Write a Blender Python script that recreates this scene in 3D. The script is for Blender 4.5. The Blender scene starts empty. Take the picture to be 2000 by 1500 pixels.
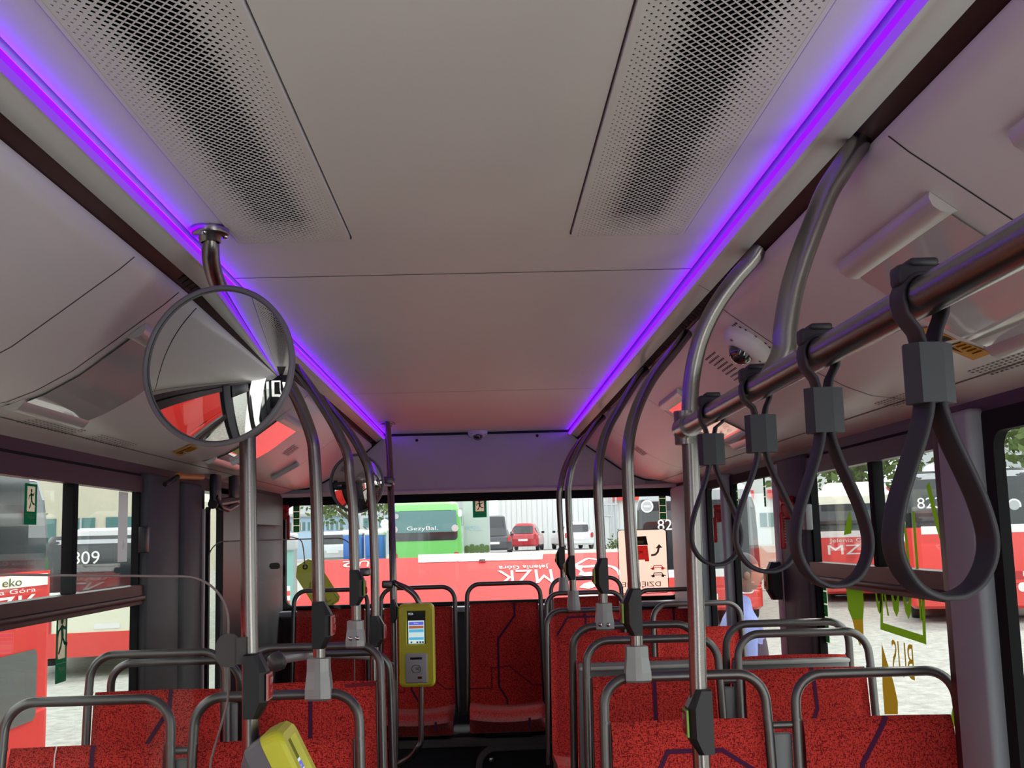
import bpy, bmesh, math, random
from mathutils import Vector, Matrix
S = bpy.context.scene
C = S.collection
R = math.radians

# ------------------------------------------------------------------ camera, world, exposure
cam_data = bpy.data.cameras.new('camera')
cam_data.sensor_width = 36.0
cam_data.lens = 36.0 * 2200 / 2000
cam_data.clip_start = 0.02
cam_data.clip_end = 400
camera = bpy.data.objects.new('camera', cam_data)
C.objects.link(camera)
camera.matrix_world = Matrix([[0.999350,0.023989,-0.026892,0.000000],[-0.023413,-0.135076,-0.990559,0.000000],[-0.027395,0.990545,-0.134427,1.750000],[0,0,0,1]])
S.camera = camera
S.view_settings.view_transform = 'Standard'
S.view_settings.look = 'None'
S.view_settings.gamma = 1.0
S.view_settings.use_curve_mapping = False
S.view_settings.exposure = 0.85

world = bpy.data.worlds.new('overcast_sky')
S.world = world
world.use_nodes = True
wn, wl = world.node_tree.nodes, world.node_tree.links
bg = wn['Background']
tc = wn.new('ShaderNodeTexCoord')
sp = wn.new('ShaderNodeSeparateXYZ')
rp = wn.new('ShaderNodeValToRGB')
wl.new(tc.outputs['Generated'], sp.inputs[0])
wl.new(sp.outputs['Z'], rp.inputs[0])
wl.new(rp.outputs[0], bg.inputs[0])
rp.color_ramp.elements[0].position = 0.0
rp.color_ramp.elements[0].color = (0.86, 0.9, 0.92, 1)
rp.color_ramp.elements[1].position = 0.6
rp.color_ramp.elements[1].color = (0.95, 0.97, 1.0, 1)
bg.inputs['Strength'].default_value = 1.45

sun_data = bpy.data.lights.new('sun', 'SUN')
sun_data.energy = 2.2
sun_data.angle = R(12)
sun_data.color = (1.0, 0.96, 0.9)
sun = bpy.data.objects.new('sun', sun_data)
C.objects.link(sun)
sun.location = (4, 7, 14)
sun.rotation_euler = Vector((-.35, -.6, -1.15)).to_track_quat('-Z', 'Y').to_euler()

S.cycles.max_bounces = 10
S.cycles.diffuse_bounces = 5
S.cycles.glossy_bounces = 5
S.cycles.transparent_max_bounces = 16
S.cycles.caustics_reflective = False
S.cycles.caustics_refractive = False


# two area lamps added inside the front door and side window to strengthen the daylight
def area(name, loc, rot, sx, sy, energy, color=(1, 1, 1)):
    d = bpy.data.lights.new(name, 'AREA')
    d.shape = 'RECTANGLE'
    d.size, d.size_y = sx, sy
    d.energy = energy
    d.color = color
    o = bpy.data.objects.new(name, d)
    C.objects.link(o)
    o.location = loc
    o.rotation_euler = rot
    return o


def aim(d):
    return Vector(d).to_track_quat('-Z', 'Z').to_euler()


area('door_fill_lamp', (-1.16, -0.5, 1.45), aim((1, .25, -.15)), 2.8, 0.9, 7, (1.0, 0.98, 0.95))
area('window_fill_lamp', (1.12, .0, 1.32), aim((-1, .35, .30)), 2.6, 0.9, 15, (1.0, 0.98, 0.95))


# ------------------------------------------------------------------ materials
def nt(m):
    return m.node_tree.nodes, m.node_tree.links


def pmat(name, col, rough=0.5, metal=0.0, spec=0.5, bump=0.0, bscale=200.0, var=0.0, vscale=8.0, emit=None, estr=0.0, coat=0.0):
    m = bpy.data.materials.new(name)
    m.use_nodes = True
    n, l = nt(m)
    b = n['Principled BSDF']
    b.inputs['Base Color'].default_value = (*col, 1)
    b.inputs['Roughness'].default_value = rough
    b.inputs['Metallic'].default_value = metal
    b.inputs['Specular IOR Level'].default_value = spec
    b.inputs['Coat Weight'].default_value = coat
    b.inputs['Coat Roughness'].default_value = 0.05
    t = n.new('ShaderNodeTexCoord')
    if var > 0:
        x = n.new('ShaderNodeTexNoise')
        x.inputs['Scale'].default_value = vscale
        x.inputs['Detail'].default_value = 4
        l.new(t.outputs['Object'], x.inputs['Vector'])
        mx = n.new('ShaderNodeMix')
        mx.data_type = 'RGBA'
        mx.inputs[6].default_value = (*[c * (1 - var) for c in col], 1)
        mx.inputs[7].default_value = (*[min(1, c * (1 + var)) for c in col], 1)
        l.new(x.outputs['Fac'], mx.inputs[0])
        l.new(mx.outputs[2], b.inputs['Base Color'])
    if bump > 0:
        x = n.new('ShaderNodeTexNoise')
        x.inputs['Scale'].default_value = bscale
        x.inputs['Detail'].default_value = 2
        l.new(t.outputs['Object'], x.inputs['Vector'])
        bp = n.new('ShaderNodeBump')
        bp.inputs['Strength'].default_value = bump
        bp.inputs['Distance'].default_value = 0.002
        l.new(x.outputs['Fac'], bp.inputs['Height'])
        l.new(bp.outputs[0], b.inputs['Normal'])
    if emit:
        b.inputs['Emission Color'].default_value = (*emit, 1)
        b.inputs['Emission Strength'].default_value = estr
    return m


def fabric(name, base, dark):
    m = bpy.data.materials.new(name)
    m.use_nodes = True
    n, l = nt(m)
    b = n['Principled BSDF']
    b.inputs['Roughness'].default_value = 0.95
    b.inputs['Specular IOR Level'].default_value = 0.15
    b.inputs['Sheen Weight'].default_value = 0.15
    b.inputs['Sheen Roughness'].default_value = 0.5
    t = n.new('ShaderNodeTexCoord')
    ramps = []
    for sc in ((150, 150, 430), (430, 430, 150)):
        mp = n.new('ShaderNodeMapping')
        mp.inputs['Scale'].default_value = sc
        l.new(t.outputs['Object'], mp.inputs[0])
        x = n.new('ShaderNodeTexNoise')
        x.inputs['Scale'].default_value = 1.0
        x.inputs['Detail'].default_value = 1.0
        l.new(mp.outputs[0], x.inputs['Vector'])
        r = n.new('ShaderNodeValToRGB')
        r.color_ramp.elements[0].position = 0.37
        r.color_ramp.elements[0].color = (1, 1, 1, 1)
        r.color_ramp.elements[1].position = 0.46
        r.color_ramp.elements[1].color = (0, 0, 0, 1)
        l.new(x.outputs['Fac'], r.inputs[0])
        ramps.append(r)
    mxm = n.new('ShaderNodeMath')
    mxm.operation = 'MAXIMUM'
    l.new(ramps[0].outputs[0], mxm.inputs[0])
    l.new(ramps[1].outputs[0], mxm.inputs[1])
    mx = n.new('ShaderNodeMix')
    mx.data_type = 'RGBA'
    mx.inputs[6].default_value = (*base, 1)
    mx.inputs[7].default_value = (*dark, 1)
    l.new(mxm.outputs[0], mx.inputs[0])
    l.new(mx.outputs[2], b.inputs['Base Color'])
    bp = n.new('ShaderNodeBump')
    bp.inputs['Strength'].default_value = 0.25
    bp.inputs['Distance'].default_value = 0.002
    l.new(mxm.outputs[0], bp.inputs['Height'])
    l.new(bp.outputs[0], b.inputs['Normal'])
    return m


def glass(name, tint, refl=1.0):
    m = bpy.data.materials.new(name)
    m.use_nodes = True
    n, l = nt(m)
    n.remove(n['Principled BSDF'])
    out = n['Material Output']
    tr = n.new('ShaderNodeBsdfTransparent')
    tr.inputs[0].default_value = (*tint, 1)
    gl = n.new('ShaderNodeBsdfGlossy')
    gl.inputs['Roughness'].default_value = 0.01
    fr = n.new('ShaderNodeLayerWeight')
    fr.inputs['Blend'].default_value = 0.5
    pw = n.new('ShaderNodeMath')
    pw.operation = 'POWER'
    pw.inputs[1].default_value = 5.0
    l.new(fr.outputs['Facing'], pw.inputs[0])
    ad = n.new('ShaderNodeMath')
    ad.operation = 'MULTIPLY_ADD'
    ad.inputs[1].default_value = 0.9
    ad.inputs[2].default_value = 0.035
    l.new(pw.outputs[0], ad.inputs[0])
    mu = n.new('ShaderNodeMath')
    mu.operation = 'MULTIPLY'
    mu.inputs[1].default_value = refl
    l.new(ad.outputs[0], mu.inputs[0])
    ms = n.new('ShaderNodeMixShader')
    l.new(mu.outputs[0], ms.inputs[0])
    l.new(tr.outputs[0], ms.inputs[1])
    l.new(gl.outputs[0], ms.inputs[2])
    l.new(ms.outputs[0], out.inputs[0])
    return m


def translucent(name, col, k=0.65):
    m = bpy.data.materials.new(name)
    m.use_nodes = True
    n, l = nt(m)
    n.remove(n['Principled BSDF'])
    d = n.new('ShaderNodeBsdfDiffuse')
    d.inputs[0].default_value = (*col, 1)
    t = n.new('ShaderNodeBsdfTranslucent')
    t.inputs[0].default_value = (*col, 1)
    x = n.new('ShaderNodeMixShader')
    x.inputs[0].default_value = k
    l.new(d.outputs[0], x.inputs[1])
    l.new(t.outputs[0], x.inputs[2])
    l.new(x.outputs[0], n['Material Output'].inputs[0])
    return m


def emis(name, col, s):
    m = bpy.data.materials.new(name)
    m.use_nodes = True
    n, l = nt(m)
    b = n['Principled BSDF']
    b.inputs['Base Color'].default_value = (*[c * 0.3 for c in col], 1)
    b.inputs['Emission Color'].default_value = (*col, 1)
    b.inputs['Emission Strength'].default_value = s
    return m


def gravel():
    m = pmat('gravel', (0.5, 0.5, 0.47), 0.95, spec=0.2, bump=0.6, bscale=25)
    n, l = nt(m)
    b = n['Principled BSDF']
    t = n['Texture Coordinate']
    x = n.new('ShaderNodeTexNoise')
    x.inputs['Scale'].default_value = 6
    x.inputs['Detail'].default_value = 10
    x.inputs['Roughness'].default_value = 0.75
    l.new(t.outputs['Object'], x.inputs['Vector'])
    r = n.new('ShaderNodeValToRGB')
    r.color_ramp.elements[0].position = 0.3
    r.color_ramp.elements[0].color = (0.20, 0.20, 0.187, 1)
    r.color_ramp.elements[1].position = 0.62
    r.color_ramp.elements[1].color = (0.41, 0.41, 0.375, 1)
    l.new(x.outputs['Fac'], r.inputs[0])
    l.new(r.outputs[0], b.inputs['Base Color'])
    return m


M = dict(
    lining=pmat('ceiling_lining', (0.70, 0.675, 0.645), 0.5, spec=0.35, bump=0.05, bscale=900),
    cove=pmat('cove_lining', (0.60, 0.59, 0.58), 0.4, spec=0.5, bump=0.04, bscale=700),
    side=pmat('duct_lining', (0.66, 0.63, 0.60), 0.36, spec=0.5, bump=0.03, bscale=700),
    rearpanel=pmat('rear_panel_grey', (0.60, 0.575, 0.55), 0.55),
    seam=pmat('seam_dark', (0.02, 0.02, 0.022), 0.8),
    groove=pmat('seam_grey', (0.12, 0.115, 0.11), 0.8),
    black=pmat('black_plastic', (0.012, 0.012, 0.014), 0.42),
    rubber=pmat('black_rubber', (0.010, 0.010, 0.011), 0.85, spec=0.2),
    strap=pmat('strap_dark_grey', (0.022, 0.020, 0.026), 0.55),
    block=pmat('strap_block_grey', (0.036, 0.039, 0.046), 0.6),
    darkgrey=pmat('dark_grey_wall', (0.055, 0.056, 0.06), 0.6, bump=0.1, bscale=500),
    pillar=pmat('grey_pillar', (0.36, 0.40, 0.42), 0.65, bump=0.12, bscale=500),
    trimdark=pmat('brown_black_trim', (0.042, 0.016, 0.016), 0.42, spec=0.35),
    trimpink=pmat('light_trim', (0.5, 0.45, 0.45), 0.5),
    trimlit=pmat('light_trim_lit', (0.72, 0.66, 0.64), 0.4),  # light trim, colour brightened for the light it catches from the flap
    floor=pmat('floor_covering', (0.06, 0.06, 0.065), 0.7, var=0.3, vscale=80),
    bench=pmat('bench_carpet', (0.02, 0.02, 0.026), 0.9, var=0.4, vscale=250),
    benchtrim=pmat('bench_edge_strip', (0.13, 0.13, 0.128), 0.5),
    steel=pmat('brushed_steel', (0.27, 0.25, 0.24), 0.27, metal=1.0, bump=0.06, bscale=300),
    darkmetal=pmat('dark_bracket', (0.075, 0.07, 0.068), 0.45, metal=0.3),
    chrome=pmat('chrome', (0.7, 0.7, 0.7), 0.1, metal=1.0),
    frame=pmat('seat_tube_grey', (0.17, 0.162, 0.158), 0.36, metal=0.85),
    clamp=pmat('silver_clamp', (0.33, 0.33, 0.33), 0.42, metal=0.35),
    shell=pmat('seat_shell_grey', (0.22, 0.22, 0.225), 0.45),
    shelllight=pmat('seat_shell_edge', (0.5, 0.5, 0.46), 0.4),
    fabric=fabric('red_moquette', (0.72, 0.055, 0.042), (0.20, 0.010, 0.012)),
    purple=pmat('purple_line', (0.07, 0.005, 0.05), 0.9),
    darkred=pmat('dark_red_line', (0.20, 0.008, 0.02), 0.9),
    glass=glass('window_glass', (0.88, 0.90, 0.885), 0.42),
    rearglass=glass('rear_window_glass', (0.93, 0.94, 0.935), 0.25),
    clear=glass('clear_sheet', (0.95, 0.965, 0.955), 0.14),
    acrylic=pmat('poster_sheet', (0.55, 0.53, 0.51), 0.03, spec=0.9, coat=1.0),
    rail=pmat('poster_rail_silver', (0.62, 0.6, 0.57), 0.35, metal=0.4),
    led=emis('violet_led', (0.16, 0.0, 1.0), 7.2),
    ledcore=emis('violet_lens', (0.25, 0.0, 1.0), 0.72),
    coveglow=emis('lilac_cove_glow', (0.20, 0.045, 0.62), 0.62),  # self-glowing colour for the violet spill on the cove
    camwhite=pmat('camera_white', (0.72, 0.7, 0.72), 0.4),
    lens=pmat('camera_lens', (0.01, 0.01, 0.012), 0.04, spec=0.9, coat=1.0),
    mirror=pmat('mirror_glass', (0.72, 0.73, 0.72), 0.015, metal=1.0),
    mirrorrim=pmat('mirror_rim_grey', (0.17, 0.17, 0.18), 0.5),
    yellow=pmat('validator_yellow', (0.74, 0.71, 0.045), 0.4),
    devgrey=pmat('device_grey', (0.17, 0.16, 0.175), 0.5),
    readergrey=pmat('reader_grey', (0.46, 0.47, 0.48), 0.45),
    white=pmat('white', (0.8, 0.8, 0.78), 0.5),
    red=pmat('red_plastic', (0.42, 0.012, 0.018), 0.4),
    redbright=pmat('bus_red_paint', (0.72, 0.055, 0.045), 0.28, spec=0.5, coat=0.6),
    flapred=pmat('flap_red_paint', (0.60, 0.026, 0.022), 0.55, spec=0.2),
    cream=pmat('bus_cream_paint', (0.78, 0.77, 0.62), 0.3, coat=0.4),
    greenbus=pmat('bus_green_paint', (0.13, 0.48, 0.10), 0.35, coat=0.4),
    greenlight=pmat('bus_light_green_paint', (0.26, 0.72, 0.22), 0.35),
    busglass=pmat('bus_dark_glass', (0.014, 0.017, 0.019), 0.06, spec=0.8),
    tealglass=pmat('bus_teal_glass', (0.10, 0.22, 0.22), 0.15),
    busgrey=pmat('bus_roof_grey', (0.42, 0.44, 0.45), 0.4),
    tyre=pmat('tyre', (0.02, 0.02, 0.02), 0.8),
    signgreen=translucent('sign_green', (0.006, 0.10, 0.045)),
    signcream=translucent('sign_cream', (0.62, 0.58, 0.42)),
    beige=translucent('sticker_beige', (0.86, 0.66, 0.53), 0.75),
    olive=translucent('tag_olive', (0.10, 0.12, 0.02)),
    olivelight=translucent('tag_text', (0.5, 0.5, 0.3)),
    leafgreen=translucent('decal_green', (0.095, 0.155, 0.008)),
    decalochre=translucent('decal_ochre', (0.24, 0.13, 0.01)),
    orange=pmat('orange_sleeve', (0.55, 0.2, 0.03), 0.5),
    stickeryellow=pmat('warning_yellow', (0.60, 0.30, 0.04), 0.5),
    limegreen=pmat('lime_frame', (0.25, 0.5, 0.06), 0.5),
    stopred=pmat('stop_red', (0.45, 0.03, 0.03), 0.3),
    stoppink=pmat('stop_pink', (0.62, 0.25, 0.23), 0.3),
    screenblack=pmat('screen_black', (0.01, 0.01, 0.015), 0.15),
    skin=pmat('skin', (0.36, 0.19, 0.13), 0.6),
    hair=pmat('grey_hair', (0.085, 0.083, 0.08), 0.8),
    shirt=pmat('light_blue_shirt', (0.30, 0.36, 0.72), 0.8),
    vest=pmat('navy_vest', (0.05, 0.055, 0.08), 0.8),
    trousers=pmat('dark_trousers', (0.04, 0.045, 0.06), 0.8),
    gravel=gravel(),
    asphalt=pmat('asphalt', (0.3, 0.3, 0.29), 0.9),
    wallwhite=pmat('building_white', (0.74, 0.77, 0.76), 0.7, var=0.03, vscale=3),
    wallbeige=pmat('building_beige', (0.62, 0.58, 0.46), 0.8, var=0.1, vscale=1.5),
    wallblue=pmat('building_blue', (0.42, 0.58, 0.75), 0.7),
    wallgrey=pmat('building_grey', (0.5, 0.53, 0.55), 0.7),
    bluebin=pmat('cabin_blue', (0.05, 0.16, 0.5), 0.5),
    foliage=pmat('foliage', (0.10, 0.15, 0.04), 0.8, var=0.6, vscale=1.2),
    bark=pmat('bark', (0.10, 0.08, 0.06), 0.9),
    teal=pmat('teal_paint', (0.22, 0.42, 0.38), 0.5),
    carred=pmat('car_red', (0.45, 0.02, 0.03), 0.25, coat=0.6),
    carsilver=pmat('car_silver', (0.55, 0.57, 0.58), 0.3, metal=0.4, coat=0.6),
    carwhite=pmat('car_white', (0.68, 0.7, 0.72), 0.3, coat=0.6),
    carblack=pmat('car_black', (0.03, 0.032, 0.04), 0.25, coat=0.6),
    scrblue=emis('screen_blue', (0.10, 0.10, 0.55), 0.6),
    scrbrown=emis('screen_brown', (0.30, 0.10, 0.05), 0.6),
    scrcyan=emis('screen_cyan', (0.07, 0.32, 0.5), 0.7),
    scrwhite=emis('screen_white', (0.5, 0.62, 0.62), 0.6),
)


# ------------------------------------------------------------------ mesh helpers
class MB:
    """Collects shapes; build() links them as ONE mesh object."""

    def __init__(self):
        self.v, self.f, self.m, self.s, self.mats = [], [], [], [], []

    def mi(self, mat):
        if mat not in self.mats:
            self.mats.append(mat)
        return self.mats.index(mat)

    def add(self, vs, fs, mat, smooth=False, X=None):
        o = len(self.v)
        for p in vs:
            p = Vector(p)
            self.v.append(X @ p if X else p)
        k = self.mi(mat)
        for f in fs:
            self.f.append([o + i for i in f])
            self.m.append(k)
            self.s.append(smooth)
        return self

    def box(self, lo, hi, mat, X=None, bev=0.0, seg=2):
        bm = bmesh.new()
        bmesh.ops.create_cube(bm, size=1)
        for v in bm.verts:
            v.co = Vector([lo[i] + (v.co[i] + .5) * (hi[i] - lo[i]) for i in range(3)])
        if bev:
            bmesh.ops.bevel(bm, geom=bm.edges[:], offset=bev, segments=seg, profile=0.5, affect='EDGES')
        self.bm(bm, mat, X, bev > 0)
        return self

    def bm(self, bm, mat, X=None, smooth=False):
        bm.verts.index_update()
        self.add([v.co.copy() for v in bm.verts], [[v.index for v in f.verts] for f in bm.faces], mat, smooth, X)
        bm.free()
        return self

    def tube(self, pts, r, mat, n=12, closed=False, cap=True):
        pts = [Vector(p) for p in pts]
        N = len(pts)
        T = []
        for i in range(N):
            a = pts[(i - 1) % N] if (closed or i > 0) else pts[i]
            b = pts[(i + 1) % N] if (closed or i < N - 1) else pts[i]
            T.append((b - a).normalized())
        up = Vector((0, 0, 1)) if abs(T[0].z) < .9 else Vector((0, 1, 0))
        u = T[0].cross(up).normalized()
        vs, fs = [], []
        rr = r if isinstance(r, (list, tuple)) else [r] * N
        for i in range(N):
            u = (u - T[i] * u.dot(T[i])).normalized()
            w = T[i].cross(u)
            for k in range(n):
                a = 2 * math.pi * k / n
                vs.append(pts[i] + (u * math.cos(a) + w * math.sin(a)) * rr[i])
        for i in range(N if closed else N - 1):
            j = (i + 1) % N
            for k in range(n):
                fs.append([i * n + k, i * n + (k + 1) % n, j * n + (k + 1) % n, j * n + k])
        self.add(vs, fs, mat, True)
        if cap and not closed:
            self.add(vs[:n], [list(range(n))], mat)
            self.add(vs[-n:], [list(range(n))[::-1]], mat)
        return self

    def ribbon(self, pts, nrm, w, t, mat, closed=False):
        """a flat strap: w wide along nrm, t thick"""
        pts = [Vector(p) for p in pts]
        nrm = Vector(nrm).normalized()
        N = len(pts)
        vs, fs = [], []
        for i in range(N):
            a = pts[(i - 1) % N] if (closed or i > 0) else pts[i]
            b = pts[(i + 1) % N] if (closed or i < N - 1) else pts[i]
            tg = (b - a).normalized()
            o = tg.cross(nrm).normalized()
            for dx, dy in ((-1, -.6), (-.8, -1), (.8, -1), (1, -.6), (1, .6), (.8, 1), (-.8, 1), (-1, .6)):
                vs.append(pts[i] + nrm * dx * w / 2 + o * dy * t / 2)
        n = 8
        for i in range(N if closed else N - 1):
            j = (i + 1) % N
            for k in range(n):
                fs.append([i * n + k, i * n + (k + 1) % n, j * n + (k + 1) % n, j * n + k])
        self.add(vs, fs, mat, True)
        return self

    def prism(self, poly, a, b, mat, X=None):
        """poly in local XZ, extruded along Y from a to b"""
        n = len(poly)
        vs = [(p[0], a, p[1]) for p in poly] + [(p[0], b, p[1]) for p in poly]
        fs = [list(range(n)), list(range(n, 2 * n))[::-1]]
        fs += [[i, n + i, n + (i + 1) % n, (i + 1) % n] for i in range(n)]
        return self.add(vs, fs, mat, False, X)

    def lathe(self, prof, mat, X=None, n=32, smooth=True, cap=False):
        """prof = [(r, z)...] about local Z"""
        vs, fs = [], []
        for r, z in prof:
            for k in range(n):
                a = 2 * math.pi * k / n
                vs.append((r * math.cos(a), r * math.sin(a), z))
        for i in range(len(prof) - 1):
            for k in range(n):
                fs.append([i * n + k, i * n + (k + 1) % n, (i + 1) * n + (k + 1) % n, (i + 1) * n + k])
        if cap:
            fs.append(list(range(n))[::-1])
            fs.append([(len(prof) - 1) * n + k for k in range(n)])
        return self.add(vs, fs, mat, smooth, X)

    def quad(self, a, b, c, d, mat):
        return self.add([a, b, c, d], [[0, 1, 2, 3]], mat)

    def poly(self, pts, mat, X=None):
        return self.add(pts, [list(range(len(pts)))], mat, False, X)

    def plate(self, poly, o, u, v, t, mat):
        """flat plate: 2D poly in axes u, v at o with thickness t"""
        u, v, o = Vector(u), Vector(v), Vector(o)
        nrm = u.cross(v).normalized()
        n = len(poly)
        vs = [o + u * p[0] + v * p[1] for p in poly]
        if t == 0:
            return self.add(vs, [list(range(n))], mat)
        vs += [p + nrm * t for p in vs]
        fs = [list(range(n))[::-1], list(range(n, 2 * n))] + [[i, (i + 1) % n, n + (i + 1) % n, n + i] for i in range(n)]
        return self.add(vs, fs, mat)

    def line(self, pts, w, o, u, v, mat, t=0.0012, closed=False):
        """a flat mitred stroke through 2D pts on the plane o,u,v"""
        P = [Vector(p) for p in pts]
        N = len(P)
        L, Rr = [], []
        for i in range(N):
            d0 = (P[i] - P[i - 1]).normalized() if (i > 0 or closed) else (P[1] - P[0]).normalized()
            d1 = (P[(i + 1) % N] - P[i]).normalized() if (i < N - 1 or closed) else d0
            n0, n1 = Vector((-d0.y, d0.x)), Vector((-d1.y, d1.x))
            m = (n0 + n1)
            m = m.normalized() if m.length > 1e-6 else n0
            k = w / 2 / max(.35, m.dot(n0))
            L.append(P[i] + m * k)
            Rr.append(P[i] - m * k)
        for i in range(N if closed else N - 1):
            j = (i + 1) % N
            self.plate([L[i], Rr[i], Rr[j], L[j]], o, u, v, t, mat)
        return self

    def text(self, s, o, u, v, w, h, mat, t=0.001):
        """text fitted in w x h, centred at o, u = reading direction, v = up"""
        key = s
        if key not in TXT:
            cu = bpy.data.curves.new('lettering', 'FONT')
            cu.body = s
            cu.resolution_u = 3
            cu.offset = 0.0
            ob = bpy.data.objects.new('lettering', cu)
            C.objects.link(ob)
            dg = bpy.context.evaluated_depsgraph_get()
            me = bpy.data.meshes.new_from_object(ob.evaluated_get(dg))
            TXT[key] = ([tuple(p.co) for p in me.vertices], [list(f.vertices) for f in me.polygons])
            bpy.data.objects.remove(ob)
            bpy.data.curves.remove(cu)
            bpy.data.meshes.remove(me)
        vs, fs = TXT[key]
        x0, x1 = min(p[0] for p in vs), max(p[0] for p in vs)
        y0, y1 = min(p[1] for p in vs), max(p[1] for p in vs)
        u, v, o = Vector(u).normalized(), Vector(v).normalized(), Vector(o)
        nn = u.cross(v)
        out = [o + u * ((p[0] - x0) / (x1 - x0) - .5) * w + v * ((p[1] - y0) / (y1 - y0) - .5) * h + nn * t for p in vs]
        return self.add(out, fs, mat)

    def build(self, name, parent=None, kind=None, wn=False):
        me = bpy.data.meshes.new(name)
        off = world_of(parent) if parent else Vector()
        me.from_pydata([tuple(p - off) for p in self.v], [], self.f)
        for mt in self.mats:
            me.materials.append(mt)
        me.polygons.foreach_set('material_index', self.m)
        me.polygons.foreach_set('use_smooth', self.s)
        me.update()
        o = bpy.data.objects.new(name, me)
        C.objects.link(o)
        if parent:
            o.parent = parent
        if kind:
            o['kind'] = kind
        return o


TXT = {}


def world_of(o):
    p = Vector(o.location)
    while o.parent:
        o = o.parent
        p += Vector(o.location)
    return p


def tag(o, label, cat, group=None, kind=None):
    o['label'] = label
    o['category'] = cat
    if group:
        o['group'] = group
    if kind:
        o['kind'] = kind
    return o


def thing(name, loc, label, cat, group=None):
    o = bpy.data.objects.new(name, None)
    o.empty_display_size = 0.1
    C.objects.link(o)
    o.location = loc
    return tag(o, label, cat, group)


def fillet(pts, r, n=6):
    pts = [Vector(p) for p in pts]
    out = [pts[0]]
    for i in range(1, len(pts) - 1):
        a, b, c = pts[i - 1], pts[i], pts[i + 1]
        d0, d1 = (a - b).normalized(), (c - b).normalized()
        ang = d0.angle(d1)
        if abs(ang - math.pi) < 1e-3:
            out.append(b)
            continue
        k = min(r / math.tan(ang / 2), (a - b).length * .49, (c - b).length * .49)
        rr = k * math.tan(ang / 2)
        ctr = b + (d0 + d1).normalized() * (rr / math.sin(ang / 2))
        p0, p1 = b + d0 * k, b + d1 * k
        e0, e1 = (p0 - ctr), (p1 - ctr)
        tot = e0.angle(e1)
        for j in range(n + 1):
            t = j / n
            out.append(ctr + (e0 * math.sin((1 - t) * tot) + e1 * math.sin(t * tot)) / math.sin(tot))
    out.append(pts[-1])
    return out


def smooth_path(pts, n=5):
    """Catmull-Rom through the points"""
    P = [Vector(p) for p in pts]
    P = [2 * P[0] - P[1]] + P + [2 * P[-1] - P[-2]]
    out = []
    for i in range(1, len(P) - 2):
        for j in range(n):
            t = j / n
            a, b, c, d = P[i - 1:i + 3]
            out.append(0.5 * ((2 * b) + (c - a) * t + (2 * a - 5 * b + 4 * c - d) * t * t + (3 * b - a - 3 * c + d) * t ** 3))
    out.append(P[-2])
    return out


def rrect(w, h, r, n=5, cx=0, cy=0):
    out = []
    for sx, sy, a0 in ((1, 1, 0), (-1, 1, 90), (-1, -1, 180), (1, -1, 270)):
        for k in range(n + 1):
            a = R(a0 + 90 * k / n)
            out.append((cx + sx * (w / 2 - r) + r * math.cos(a), cy + sy * (h / 2 - r) + r * math.sin(a)))
    return out


def frame_from(z, x=(1, 0, 0)):
    """rotation whose local Z is z and local X is near x"""
    z = Vector(z).normalized()
    x = Vector(x)
    x = (x - z * x.dot(z)).normalized()
    y = z.cross(x)
    return Matrix((x, y, z)).transposed().to_4x4()


# ------------------------------------------------------------------ the shell of the bus
CX = -0.036
Y0, YR = -5.0, 6.8
XL, XR = -1.23, 1.17
PROF = [(.632, 2.310), (.66, 2.286), (.712, 2.248), (.769, 2.206), (.863, 2.138), (.942, 2.096), (1.003, 2.073), (1.089, 2.062), (1.21, 2.03)]
ZC = 2.382


def sheet(mb, sec, ya, yb, mat, thick=0.012, ny=1, smooth=True, sgn=1):
    """a lining panel: section polyline [(x, z)] from ya to yb with thickness upwards / outwards"""
    n = len(sec)
    vs, fs = [], []
    for yy in (ya, yb):
        for x, z in sec:
            vs.append((x, yy, z))
    for i in range(n - 1):
        fs.append([i, i + 1, n + i + 1, n + i])
    mb.add(vs, fs, mat, smooth)
    return mb


# ceiling: middle panel, with a lip that turns down at each light strip and two openings for the grilles
GX = ((-0.508, -0.265), (0.193, 0.44))
GY1 = 2.34
mb = MB()
xs = [CX - .55, -0.508, -0.265, 0.193, 0.44, CX + .55]
for i in range(5):
    hole = i in (1, 3)
    ya = GY1 if hole else Y0
    mb.quad((xs[i], ya, ZC), (xs[i + 1], ya, ZC), (xs[i + 1], YR, ZC), (xs[i], YR, ZC), M['lining'])
mb.box((CX - .7, Y0, ZC + .06), (CX + .7, YR + .1, ZC + .09), M['seam'])
for s in (-1, 1):
    xe = CX + s * .55
    mb.quad((xe, Y0, ZC), (xe, YR, ZC), (xe, YR, ZC + .06), (xe, Y0, ZC + .06), M['lining'])
for x0, x1 in GX:
    for x in (x0, x1):
        mb.quad((x, Y0, ZC), (x, GY1, ZC), (x, GY1, ZC + .05), (x, Y0, ZC + .05), M['lining'])
    mb.quad((x0, GY1, ZC), (x1, GY1, ZC), (x1, GY1, ZC + .05), (x0, GY1, ZC + .05), M['lining'])
for y in (2.655, 4.855):
    mb.quad((CX - .55, y - .0025, ZC - .0006), (CX + .55, y - .0025, ZC - .0006), (CX + .55, y + .0025, ZC - .0006), (CX - .55, y + .0025, ZC - .0006), M['groove'])
mb.build('ceiling', kind='structure')

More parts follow.
